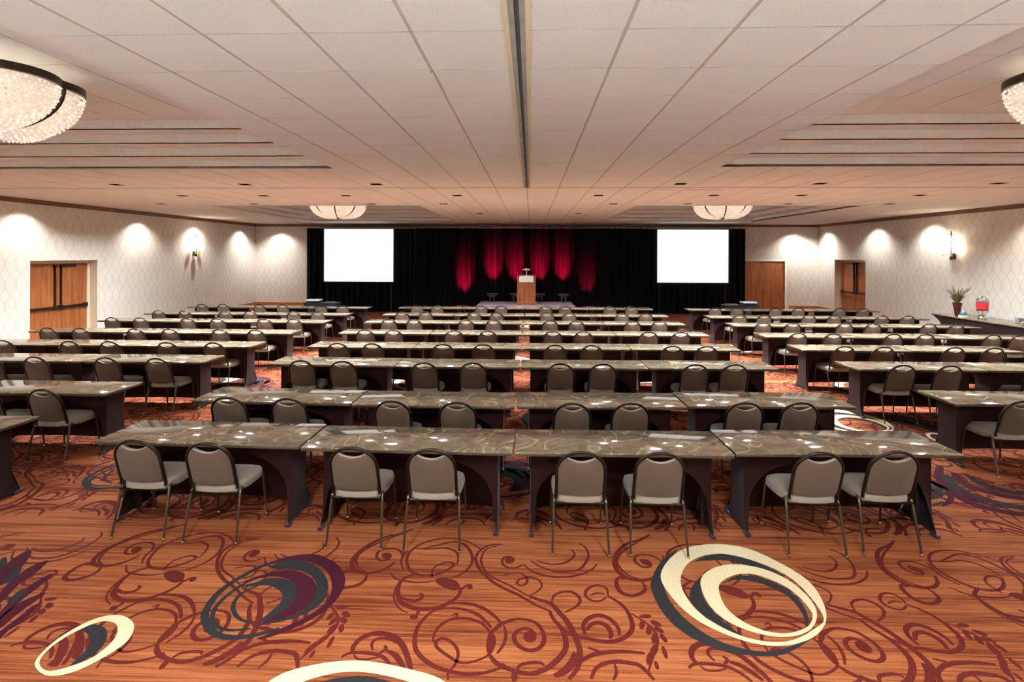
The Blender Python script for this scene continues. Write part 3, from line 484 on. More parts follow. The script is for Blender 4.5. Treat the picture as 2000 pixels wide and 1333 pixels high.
def side_door(name, X, out, y0, y1, zt, label):
    d = empty(name, (X, (y0 + y1) / 2, 0)); tag(d, label, kind='structure')
    xr = out * 0.24                      # recess
    yc = (y1 - y0) / 2
    # reveal lining
    mb = MB()
    a, b = sorted((0.0, xr + out * 0.1))
    mb.box(a, b, -yc, -yc + 0.008, 0, zt).box(a, b, yc - 0.008, yc, 0, zt).box(a, b, -yc, yc, zt - 0.008, zt)
    mb.build('reveal', M['cream_paint'], d)
    fw = 0.09
    a, b = sorted((xr - out * 0.03, xr + out * 0.08))
    MB().box(a, b, -yc + 0.008, -yc + fw, 0, zt - 0.01).box(a, b, yc - fw, yc - 0.008, 0, zt - 0.01).box(a, b, -yc + fw, yc - fw, zt - fw, zt - 0.01).build('door_frame', M['cream_paint'], d)
    for s in (-1, 1):
        lf0, lf1 = sorted((s * 0.004, s * (yc - fw - 0.004)))
        a, b = sorted((xr, xr + out * 0.05))
        leaf = MB().box(a, b, lf0, lf1, 0.01, zt - fw - 0.005).build('door_leaf', M['door'], d, bevel=0.003)
        # panic bar, rod
        xb = xr - out * 0.07
        mb = MB()
        mb.box(*sorted((xb - 0.018, xb + 0.018)), lf0 + 0.05, lf1 - 0.05, 0.98, 1.05)
        for q in (lf0 + 0.06, lf1 - 0.06):
            mb.box(*sorted((xb, xr)), q - 0.05, q + 0.05, 0.96, 1.07)
        mb.build('panic_bar', M['darkmetal'], leaf, bevel=0.004)
        rq = s * 0.085
        MB().box(*sorted((xb + out * 0.02, xr)), rq - 0.012, rq + 0.012, 1.05, zt - fw - 0.06).box(*sorted((xb, xr)), rq - 0.03, rq + 0.03, zt - fw - 0.10, zt - fw - 0.03).build('latch_rod', M['darkmetal'], leaf)
    # closer box above
    MB().box(*sorted((xr - out * 0.05, xr)), 0.15, 0.5, zt - fw - 0.09, zt - fw - 0.02).build('door_closer', M['darkmetal'], d)
    # back of the opening
    MB().box(*sorted((xr + out * 0.1, xr + out * 0.12)), -yc, yc, 0, zt).build('door_backing', M['black'], d)
    return d
side_door('door_1', XL, -1, 11.83, 13.75, 2.22, 'recessed wooden double door with panic bars in left wall')
side_door('door_2', XR, 1, 18.81, 20.70, 2.25, 'recessed wooden double door with panic bars in right wall')
d3 = empty('door_3', (9.67, YB, 0)); tag(d3, 'flush wooden double door in far wall beside the drape', kind='structure')
MB().box(-0.95, -0.87, -0.02, 0.1, 0, 2.24).box(0.87, 0.95, -0.02, 0.1, 0, 2.24).box(-0.87, 0.87, -0.02, 0.1, 2.16, 2.24).build('door_frame', M['white'], d3)
for s in (-1, 1):
    a, b = sorted((s * 0.003, s * 0.865))
    lf = MB().box(a, b, 0.02, 0.07, 0.01, 2.155).build('door_leaf', M['door'], d3, bevel=0.003)
    for hz in (0.25, 1.05, 1.9):
        MB().cbox((s * 0.862, 0.012, hz), (0.02, 0.02, 0.11)).build('hinge', M['darkmetal'], lf)
    MB().cbox((s * 0.06, 0.008, 1.05), (0.05, 0.012, 0.12)).build('push_plate', M['metal'], lf)

# ---------------------------------------------------------------- ceiling: coffers, tiles, tees
COFFERS = [(-8.6, -2.95, 1.5, 7.6), (2.72, 8.4, 1.5, 7.55), (-8.6, -2.95, 13.5, 20.0), (2.72, 8.4, 13.5, 20.0)]
STEP_A, STEP_B, NST = 0.13, 0.28, 4
TILE = 0.61
tx = lambda k: -0.08 + TILE * k
ty = lambda k: 2.93 + TILE * k
DOWN = []
def cell_centre(x, y):
    k = math.floor((x + 0.08) / TILE); j = math.floor((y - 2.93) / TILE)
    return (tx(k) + TILE / 2, ty(j) + TILE / 2)
for y in (12.7,):
    for x in (-9.3, -7.0, -4.2, -2.2, 2.05, 3.95, 6.6, 9.0): DOWN.append(cell_centre(x, y))
for y in (9.3,):
    for x in (-8.0, -5.4, -2.6, 2.5, 5.2, 7.9): DOWN.append(cell_centre(x, y))
for y in (10.9,):  # row added to brighten the far ceiling
    for x in (-8.0, -6.0, -4.0, -1.4, 1.3, 3.9, 5.9, 7.9): DOWN.append(cell_centre(x, y))
for y in (0.0, 1.6, 16.0):
    for x in (-1.7, 1.55): DOWN.append(cell_centre(x, y))
for y in (0.0,):
    for x in (-8.2, -5.0, 4.9, 8.0): DOWN.append(cell_centre(x, y))
for y in (4.6,):
    for x in (-9.9, 9.8): DOWN.append(cell_centre(x, y))
HOLE = 0.10
holes = [(x - HOLE, x + HOLE, y - HOLE, y + HOLE) for x, y in DOWN]
CENTRE_TRACK = (-0.155, -0.005, YF, 9.84)
CROSS_TRACK = (XL, XR, 9.84, 9.90)
ceil = empty('ceiling', (0, 0, 0)); tag(ceil, 'suspended ceiling of pale square acoustic tiles with four stepped coffers', kind='structure')
def rects_minus(r, hs):
    rs = [r]
    for h in hs:
        nx = []
        for q in rs: nx += subtract(q, h)
        rs = nx
    return rs
MB_ = MB()
for q in rects_minus((XL, XR, YF, YB), COFFERS + holes): MB_.box(q[0], q[1], q[2], q[3], ZC + 0.02, ZC + 0.035)
MB_.build('plenum_board', M['plenum'], ceil)
cells = []
for k in range(-20, 21):
    for j in range(-11, 33):
        r = (max(tx(k) + 0.011, XL), min(tx(k + 1) - 0.011, XR), max(ty(j) + 0.007, YF), min(ty(j + 1) - 0.007, YB))
        if r[1] - r[0] < 0.03 or r[3] - r[2] < 0.03: continue
        rs = rects_minus(r, COFFERS + [h for h in holes if h[0] < r[1] and h[1] > r[0] and h[2] < r[3] and h[3] > r[2]] + [CENTRE_TRACK, CROSS_TRACK])
        if rs: cells.append((rs, ZC, (r[0] + r[1]) / 2, (r[2] + r[3]) / 2))
ZT = ZC + STEP_A * NST
for x0, x1, y0, y1 in COFFERS:
    e = STEP_B * NST
    for k in range(-20, 21):
        for j in range(-11, 33):
            r = (max(tx(k) + 0.009, x0 + e), min(tx(k + 1) - 0.009, x1 - e), max(ty(j) + 0.004, y0 + e), min(ty(j + 1) - 0.004, y1 - e))
            if r[1] - r[0] < 0.03 or r[3] - r[2] < 0.03: continue
            cells.append(([r], ZT, (r[0] + r[1]) / 2, (r[2] + r[3]) / 2))
def in_view(x, y, z):
    c, s = math.cos(math.radians(2.1)), math.sin(math.radians(2.1))
    xc = x * c + y * s; d = -x * s + y * c
    if d < 0.5: return 0
    px = 1000 + 1010 * xc / d; py = 497 - 1010 * (z - 2.41) / d
    return d if (-60 < px < 2060 and -60 < py < 520) else 0
seen = sorted([c for c in cells if in_view(c[2], c[3], c[1])], key=lambda c: in_view(c[2], c[3], c[1]))
near = seen[:300]; near_id = set(id(c) for c in near)
cache = {}
for rs, z, cx, cy in near:
    key = (z,) + tuple(tuple(round(v - (cx, cx, cy, cy)[i], 3) for i, v in enumerate(q)) for q in rs)
    if key not in cache:
        mb = MB()
        for q in rs: mb.box(q[0] - cx, q[1] - cx, q[2] - cy, q[3] - cy, 0, 0.018)
        cache[key] = mb.mesh('ceiling_tile', M['tile'])
    o = link('ceiling_tile', cache[key], ceil); o.location = (cx, cy, z + random.uniform(-0.0012, 0.0012))
mb = MB()
for c in cells:
    if id(c) in near_id: continue
    for q in c[0]: mb.box(q[0], q[1], q[2], q[3], c[1], c[1] + 0.018)
o = mb.build('ceiling_tile_field', M['tile'], ceil); o['kind'] = 'stuff'
# exposed tees between tile columns
for k in range(-19, 20):
    rs = rects_minus((tx(k) - 0.011, tx(k) + 0.011, YF, YB), COFFERS + [CENTRE_TRACK])
    rs = [q for q in rs if q[1] - q[0] > 0.015]
    mb = MB()
    for q in rs: mb.box(q[0], q[1], q[2], q[3], ZC + 0.003, ZC + 0.012)
    if rs: mb.build('tee_bar', M['tee'], ceil)
for x0, x1, y0, y1 in COFFERS:
    cf = link('coffer', None, ceil) if False else None
    e = STEP_B * NST
    MB().box(x0 + e - 0.02, x1 - e + 0.02, y0 + e - 0.02, y1 - e + 0.02, ZT + 0.02, ZT + 0.035).build('coffer_board', M['plenum'], ceil)
    for i in range(NST):
        a = STEP_B * i; b = STEP_B * (i + 1); z0 = ZC + STEP_A * i; z1 = z0 + STEP_A
        X0, X1, Y0, Y1 = x0 + a, x1 - a, y0 + a, y1 - a
        U0, U1, V0, V1 = x0 + b, x1 - b, y0 + b, y1 - b
        mb = MB(); t = 0.012
        # riser (box walls) and soffit ring
        mb.box(X0 - t, X0, Y0 - t, Y1 + t, z0, z1).box(X1, X1 + t, Y0 - t, Y1 + t, z0, z1).box(X0, X1, Y0 - t, Y0, z0, z1).box(X0, X1, Y1, Y1 + t, z0, z1)
        mb.box(X0, U0, Y0, Y1, z1, z1 + t).box(U1, X1, Y0, Y1, z1, z1 + t).box(U0, U1, Y0, V0, z1, z1 + t).box(U0, U1, V1, Y1, z1, z1 + t)
        mb.build('coffer_step', M['coffer'], ceil)
# partition tracks
tk = empty('trim_4', (0, 0, 0)); tag(tk, 'grey metal partition track running down the ceiling centre', kind='structure')
MB().box(-0.155, -0.125, YF, 9.84, ZC - 0.012, ZC + 0.02).build('track_flange', M['cream_paint'], tk)
MB().box(-0.035, -0.005, YF, 9.84, ZC - 0.012, ZC + 0.02).build('track_flange', M['cream_paint'], tk)
MB().box(-0.125, -0.094, YF, 9.84, ZC - 0.006, ZC + 0.03).box(-0.066, -0.035, YF, 9.84, ZC - 0.006, ZC + 0.03).build('track_rail', M['track'], tk)
MB().box(-0.094, -0.066, YF, 9.84, ZC + 0.008, ZC + 0.03).build('track_slot', M['trackdark'], tk)
t5 = MB().box(XL + 0.05, XR - 0.05, 9.845, 9.862, ZC - 0.002, ZC + 0.015).box(XL + 0.05, XR - 0.05, 9.88, 9.895, ZC - 0.002, ZC + 0.015).build('trim_5', M['tee'])
tag(t5, 'thin cross track dividing the ceiling', kind='structure')
for x, y, lx, ly in ((-0.694, 3.82, 0.018, 0.52), (-3.43, 10.15, 0.72, 0.03), (3.35, 10.15, 0.72, 0.03)):
    v = MB().cbox((0, 0, 0), (lx, ly, 0.012)).cbox((0, 0, -0.004), (lx * (0.4 if ly > lx else 1), ly * (1 if ly > lx else 0.4), 0.012)).build('air_slot', M['white'])
    v.location = (x, y, ZC - 0.006)
    tag(v, {-0.694: 'short white air slot in a tee left of the track', -3.43: 'white linear air slot beyond the left coffer', 3.35: 'white linear air slot beyond the right coffer'}[x], 'air vent', 'air slots in the ceiling')

# ---------------------------------------------------------------- ceiling lamps
def area_light(name, loc, size, energy, parent=None, color=LAMP, spread=None):
    l = bpy.data.lights.new(name, 'AREA'); l.shape = 'SQUARE'; l.size = size; l.energy = energy; l.color = color
    if spread: l.spread = spread
    o = bpy.data.objects.new(name, l); COL.objects.link(o); o.location = loc
    if parent is not None: o.parent = parent
    return o
dl_h = MB()
h = HOLE
dl_h.box(-h, -h + 0.004, -h, h, -0.003, 0.07).box(h - 0.004, h, -h, h, -0.003, 0.07).box(-h, h, -h, -h + 0.004, -0.003, 0.07).box(-h, h, h - 0.004, h, -0.003, 0.07)
dl_housing = dl_h.mesh('housing', M['baffle'])
dl_panel = MB().box(-h + 0.004, h - 0.004, -h + 0.004, h - 0.004, 0.062, 0.07).mesh('lamp_panel', M['lamp'])
dl_trim = MB().box(-h - 0.012, -h, -h - 0.012, h + 0.012, -0.002, 0.0).box(h, h + 0.012, -h - 0.012, h + 0.012, -0.002, 0).box(-h, h, -h - 0.012, -h, -0.002, 0).box(-h, h, h, h + 0.012, -0.002, 0).mesh('trim_ring', M['tile'])
dl_light = None
def place_words(x, y):
    side = 'left' if x < 0 else 'right'
    return side
DOWN.sort(key=lambda p: (p[1], p[0]))
rows_ = sorted(set(round(p[1], 2) for p in DOWN))
for ri, yy in enumerate(rows_):
    row = [p for p in DOWN if round(p[1], 2) == yy]
    for xi, (x, y) in enumerate(row):
        d = empty('downlight', (x, y, ZC))
        tag(d, 'recessed square downlight, %s from left in the %s ceiling lamp row' % (ORD[xi + 1], ORD[ri + 1]), 'downlight', 'square recessed downlights')
        link('housing', dl_housing, d); link('lamp_panel', dl_panel, d); link('trim_ring', dl_trim, d)
        area_light('downlight_lamp', (0, 0, 0.056), 0.17, E_DOWN * (1.55 if y > 8 else 1.0), d, (0.86, 0.97, 1.04) if y > 8 else LAMP)
# wall washers: spots close to the walls that throw scallops
WASH = [(XL + 0.5, 11.6, 'left wall above the double door'), (XL + 0.5, 15.2, 'left wall between door and sconce'), (XL + 0.5, 17.8, 'left wall above the sconce'), (XL + 0.5, 20.66, 'left wall near the far corner'),
        (XR - 0.5, 21.1, 'right wall near the far corner'), (XR - 0.5, 18.16, 'right wall beside the recessed door'), (XR - 0.5, 15.7, 'right wall beside the sconce'), (XR - 0.5, 12.4, 'right wall above the buffet'),
        (XL + 0.5, 8.2, 'left wall before the double door as added fill'), (XL + 0.5, 4.8, 'left wall beside the near coffer as added fill'), (XR - 0.5, 8.9, 'right wall before the buffet as added fill'), (XR - 0.5, 5.2, 'right wall beside the near coffer as added fill')] + [  # out-of-view side lamps added for neutral fill
        (-9.0 + 3.6 * k, YF + 0.55, 'wall behind the viewer as added fill, %s from left' % ORD[k + 1]) for k in range(6)] + [  # unseen lamps added to brighten the rear wall as fill
        (-10.75, YB - 0.55, 'far wall left of the drape'), (10.9, YB - 0.55, 'far wall above the flush door')]
ww_ring = MB().lathe([(0.06, -0.014), (0.085, -0.010), (0.09, 0.0), (0.05, 0.0)], seg=20).mesh('trim_ring', M['white'], True)
ww_l = bpy.data.lights.new('wall_washer_lamp', 'SPOT'); ww_l.energy = E_WASH; ww_l.color = (1.0, 0.985, 0.94); ww_l.spot_size = math.radians(120); ww_l.spot_blend = 0.75; ww_l.shadow_soft_size = 0.04
ww_n = ww_l.copy(); ww_n.energy = 290.0  # stronger copy for the added fill lamps behind the viewer
ww_lens = MB().lathe([(0.0, -0.003), (0.044, -0.003), (0.044, -0.001), (0.0, -0.001)], seg=16).mesh('lamp_lens', M['lamp'])
for x, y, wtx in WASH:
    d = empty('wall_washer', (x, y, ZC)); tag(d, 'small round wall washer lamp lighting ' + wtx, 'downlight', 'round wall washers')
    link('trim_ring', ww_ring, d); link('lamp_lens', ww_lens, d)
    lo = bpy.data.objects.new('wall_washer_lamp', ww_n if y < 2 else ww_l); COL.objects.link(lo); lo.parent = d; lo.location = (0, 0, -0.03)

# crystal chandeliers: ribbed bowls of bead strands hung in the coffers
NR = 8
CR, CDEP = 0.86, 0.46
def bowl_pt(a, t, infl=1.0):
    """a angle, t 0 (bottom centre) .. 1 (rim); lobes bulge between the ribs"""
    ph = t * PI / 2
    lob = abs(math.sin(a * NR / 2))
    r = CR * (math.sin(ph) ** 0.9) * (1 - 0.09 * (1 - lob) * t) * infl
    z = -CDEP * (math.cos(ph)) - 0.06 * lob * math.sin(2 * ph) * 1.4
    return (r * math.cos(a), r * math.sin(a), z)
m = bpy.data.materials.new('crystal_diffuser'); m.use_nodes = True; n = NT(m)
n.p.inputs['Base Color'].default_value = lin((250, 235, 215)); n.p.inputs['Emission Color'].default_value = (1, 0.88, 0.74, 1); n.p.inputs['Emission Strength'].default_value = 0.14
M['diffuser'] = m
m = bpy.data.materials.new('crystal_bead'); m.use_nodes = True; n = NT(m)
n.p.inputs['Base Color'].default_value = lin((240, 230, 222)); n.p.inputs['Roughness'].default_value = 0.1
n.link(n.ramp(n.noise(n.coords(), 26, 2), [(0.35, (150, 120, 105)), (0.62, (255, 240, 225))]), n.p.inputs['Emission Color'])
n.p.inputs['Emission Strength'].default_value = 0.34; m.cycles.emission_sampling = 'NONE'
M['bead'] = m
M['bulb'] = mat('bulb', (255, 250, 240), 0.4, emit=(1, 0.9, 0.75), estr=60)
def make_chandelier():
    root = empty('crystal_chandelier', (0, 0, 0))
    mb = MB(); NA, NTT = 64, 10
    for i in range(NA):
        for j in range(NTT):
            a0, a1 = 2 * PI * i / NA, 2 * PI * (i + 1) / NA; t0, t1 = j / NTT, (j + 1) / NTT
            mb.quad(bowl_pt(a0, t0, 0.97), bowl_pt(a0, t1, 0.97), bowl_pt(a1, t1, 0.97), bowl_pt(a1, t0, 0.97))
    mb.build('diffuser_bowl', M['diffuser'], root, True)
    # bead strands
    mb = MB()
    rows = 24
    for j in range(2, rows):
        t = j / rows; p = bowl_pt(0.2, t); rr = math.hypot(p[0], p[1])
        cnt = max(12, int(2 * PI * rr / 0.048))
        for i in range(cnt):
            a = 2 * PI * (i + 0.5 * (j % 2)) / cnt
            x, y, z = bowl_pt(a, t, 1.005); s = 0.017
            b = len(mb.v)
            mb.v += [(x + s, y, z), (x, y + s, z), (x - s, y, z), (x, y - s, z), (x, y, z + s), (x, y, z - s)]
            for q in ((0, 1, 4), (1, 2, 4), (2, 3, 4), (3, 0, 4), (1, 0, 5), (2, 1, 5), (3, 2, 5), (0, 3, 5)):
                mb.f.append(tuple(b + k for k in q)); mb.mi.append(0)
    o = mb.build('crystal_bead_strand', M['bead'], root); o['kind'] = 'stuff'
    for k in range(NR):
        a = 2 * PI * k / NR
        MB().tube([bowl_pt(a, t / 12, 1.03) for t in range(1, 13)], 0.019, 6).build('rib', M['darkmetal'], root, True)
    mb = MB()
    rim = [bowl_pt(2 * PI * i / 96, 1, 1.02) for i in range(96)]
    for i in range(96):
        p, q = rim[i], rim[(i + 1) % 96]
        for f0, f1, za, zb in ((1.0, 1.0, -0.015, 0.055), (0.96, 0.96, -0.015, 0.055)):
            mb.quad((p[0] * f0, p[1] * f0, za), (q[0] * f0, q[1] * f0, za), (q[0] * f1, q[1] * f1, zb), (p[0] * f1, p[1] * f1, zb))
        mb.quad((p[0], p[1], -0.015), (q[0], q[1], -0.015), (q[0] * 0.96, q[1] * 0.96, -0.015), (p[0] * 0.96, p[1] * 0.96, -0.015))
        mb.quad((p[0], p[1], 0.055), (q[0], q[1], 0.055), (q[0] * 0.96, q[1] * 0.96, 0.055), (p[0] * 0.96, p[1] * 0.96, 0.055))
    mb.build('rim_band', M['darkmetal'], root)
    MB().lathe([(0.0, -CDEP - 0.05), (0.03, -CDEP - 0.04), (0.05, -CDEP - 0.02), (0.2, -CDEP - 0.01), (0.22, -CDEP + 0.01), (0.0, -CDEP + 0.015)], seg=20).build('finial', M['darkmetal'], root, True)
    MB().lathe([(0.025, 0.0), (0.025, 0.13), (0.16, 0.15), (0.18, 0.2)], seg=18).build('canopy', M['darkmetal'], root, True)
    for k in range(4):
        a = 2 * PI * k / 4 + 0.4
        MB().tube([(0.02 * math.cos(a), 0.02 * math.sin(a), 0.12), (CR * 0.93 * math.cos(a), CR * 0.93 * math.sin(a), 0.04)], 0.008, 5).build('arm', M['darkmetal'], root)
    # light thrown up into the coffer from the open top of the bowl
    l = bpy.data.lights.new('chandelier_lamp', 'POINT'); l.energy = 2.5; l.color = LAMP; l.shadow_soft_size = 0.12
    lo = bpy.data.objects.new('chandelier_lamp', l); COL.objects.link(lo); lo.parent = root; lo.location = (0, 0, 0.0)
    return root
ch0 = make_chandelier()
for i, (x, y, wtx) in enumerate(((-5.25, 4.6, 'near left coffer'), (5.2, 4.6, 'near right coffer'), (-6.0, 15.9, 'far left coffer'), (5.8, 15.9, 'far right coffer'))):
    o = ch0 if i == 0 else copy_tree(ch0)
    o.location = (x, y, ZT - 0.2)
    o.rotation_euler = (0, 0, 0.22 if x < 0 else PI - 0.22)
    tag(o, 'domed crystal bead chandelier with bronze ribs in the ' + wtx, 'chandelier', 'crystal chandeliers')

# ---------------------------------------------------------------- training tables
TL, TD, TH = 1.87, 0.58, 0.75
def make_table():
    root = empty('training_table')
    MB().box(-TL / 2, TL / 2, -TD / 2, TD / 2, TH - 0.012, TH).build('table_top', M['top'], root, True, 0.004)
    MB().box(-TL / 2 + 0.004, TL / 2 - 0.004, -TD / 2 + 0.004, TD / 2 - 0.004, TH - 0.034, TH - 0.012).build('top_edge', M['topedge'], root, True, 0.003)
    xs = TL / 2 - 0.145
    zt = TH - 0.036
    fy = lambda z: -0.125 - 0.075 * max(0.0, 1 - z / 0.26) ** 2.0           # front edge of the cover, flaring at the foot
    by = lambda z: 0.145 + 0.11 * max(0.0, 1 - z / 0.26) ** 2.0
    zs = [0.012, 0.04, 0.08, 0.13, 0.19, 0.27, 0.45, zt]
    for s in (-1, 1):
        mb = MB(); t = 0.006
        outl = [(fy(z), z) for z in zs] + [(by(z), z) for z in reversed(zs)] + [(0.03, 0.022)]
        mb.prism(outl, lambda p: (s * xs, p[0], p[1]), lambda p: (s * (xs + t), p[0], p[1]))
        mb.build('side_panel', M['skirt'], root)
    # front panel with the arched knee opening
    mb = MB(); N = 36; hw = xs - 0.015; rows = 7; t = 0.006
    cols = []
    for i in range(N + 1):
        x = -xs + 2 * xs * i / N
        if abs(x) < hw: zb = max(0.012, 0.62 * (1 - (abs(x) / hw) ** 3.2) ** (1 / 3.2))
        else: zb = 0.012
        cols.append([(x, zb + (zt - zb) * (j / rows)) for j in range(rows + 1)])
    for off in (0, t):
        base = len(mb.v)
        for c_ in cols:
            for x, z in c_: mb.v.append((x, fy(z) + off, z))
        for i in range(N):
            for j in range(rows):
                a = base + i * (rows + 1) + j; b = a + rows + 1
                mb.f.append((a, b, b + 1, a + 1) if off == 0 else (a, a + 1, b + 1, b)); mb.mi.append(0)
    nn = (N + 1) * (rows + 1)
    for i in range(N):
        a = i * (rows + 1); b = a + rows + 1
        mb.f.append((a, a + nn, b + nn, b)); mb.mi.append(0)
    mb.build('front_panel', M['skirt'], root, True)
    # back panel, reaching almost to the floor
    mb = MB(); N = 12; base = 0
    for off in (0, t):
        for i in range(N + 1):
            x = -xs + 2 * xs * i / N; zb = 0.05 + 0.03 * (1 - (x / xs) ** 2)
            if i in (0, N): zb = 0.012
            for z in (zb, 0.27, zt): mb.v.append((x, by(z) - off, z))
    for L in (0, 1):
        for i in range(N):
            for j in range(2):
                a = L * (N + 1) * 3 + i * 3 + j; b = a + 3
                mb.f.append((a, b, b + 1, a + 1)); mb.mi.append(0)
    mb.build('back_panel', M['skirt'], root, True)
    for s in (-1, 1):
        for y0, y1 in ((-0.215, -0.14), (0.17, 0.27)):
            MB().prism([(-0.022, 0.0), (0.022, 0.0), (0.018, 0.028), (-0.018, 0.028)], lambda p: (s * xs + p[0], y0, p[1]), lambda p: (s * xs + p[0], y1, p[1] + 0.004)).build('foot', M['foot'], root, True, 0.003)
        MB().box(*sorted((s * (xs - 0.02), s * (xs - 0.05))), -0.03, 0.03, 0.03, zt).build('leg_column', M['frame'], root)
    return root
table0 = make_table(); t_used = [False]
def place_table(x, y, rz, label, group):
    o = table0 if not t_used[0] else copy_tree(table0)
    t_used[0] = True
    o.location = (x, y, 0); o.rotation_euler = (0, 0, rz)
    return tag(o, label, 'table', group)
CF = {1: [(-3.86, 4.44), (-1.98, 4.37), (-.14, 4.31), (1.71, 4.37), (3.63, 4.48)], 2: [(-3.84, 5.72), (-1.98, 5.63), (-.16, 5.62), (1.72, 5.72), (3.58, 5.83)],
      3: [(-3.97, 7.63), (-2.02, 7.57), (-.15, 7.58), (1.73, 7.61), (3.63, 7.68)], 4: [(-3.99, 9.06), (3.68, 9.13)], 5: [(-4.03, 10.64), (3.69, 10.73)],
      6: [(-4.05, 12.37), (3.69, 12.41)], 7: [(-4.05, 13.92), (3.72, 14.05)], 8: [(-4.07, 15.74), (3.73, 15.86)]}
ROWN = {1: 'front', 2: 'second', 3: 'third', 4: 'fourth', 5: 'fifth', 6: 'sixth', 7: 'seventh', 8: 'rearmost'}
FROMAISLE = ['nearest the aisle', 'second from the aisle', 'third from the aisle', 'fourth from the aisle', 'fifth from the aisle', 'sixth from the aisle']
def row_front(k, X):
    P = CF[k]
    for (x0, y0), (x1, y1) in zip(P, P[1:]):
        if X <= x1 or (x1, y1) == P[-1]: return y0 + (X - x0) / (x1 - x0) * (y1 - y0)
for k, P in CF.items():
    if len(P) == 2:
        (x0, y0), (x1, y1) = P
        P = [(x0 + (x1 - x0) * i / 4, y0 + (y1 - y0) * i / 4) for i in range(5)]
    for i in range(4):
        (x0, y0), (x1, y1) = P[i], P[i + 1]
        a = math.atan2(y1 - y0, x1 - x0) * 0.5; cx, cy = (x0 + x1) / 2, (y0 + y1) / 2
        seg = math.hypot(x1 - x0, y1 - y0)
        o = place_table(cx - math.sin(a) * TD / 2, cy + math.cos(a) * TD / 2, a,
                    'swirl-topped training table, %s from left in the %s row of the centre block' % (ORD[i + 1], ROWN[k]), 'centre block tables')
        o.scale = ((seg - 0.022) / TL, 1, 1)
LY = {1: 4.50, 2: 5.90, 3: 7.66, 4: 9.0, 5: 10.53, 6: 12.28, 7: 13.82, 8: 15.6}
RY = {2: 5.97, 3: 7.74, 4: 9.25, 5: 10.72, 6: 12.33, 7: 13.92, 8: 15.78}
NL = {1: 1, 2: 1, 3: 2, 4: 3, 5: 3, 6: 3, 7: 3, 8: 3}
NRt = {2: 1, 3: 2, 4: 2, 5: 3, 6: 3, 7: 3, 8: 3}
for k, y in LY.items():
    for i in range(NL[k]):
        place_table(-4.97 - 1.885 * (i + 0.5), y + TD / 2 + random.uniform(-0.015, 0.015), random.uniform(-0.006, 0.006),
                    'swirl-topped training table, %s in the %s row of the left block' % (FROMAISLE[i], ROWN[k]), 'left block tables')
RROW = {2: 'front', 3: 'second', 4: 'third', 5: 'fourth', 6: 'fifth', 7: 'sixth', 8: 'rearmost'}
for k, y in RY.items():
    for i in range(NRt[k]):
        place_table(4.75 + 1.895 * (i + 0.5), y + TD / 2 + random.uniform(-0.015, 0.015), random.uniform(-0.006, 0.006),
                    'swirl-topped training table, %s in the %s row of the right block' % (FROMAISLE[i], RROW[k]), 'right block tables')

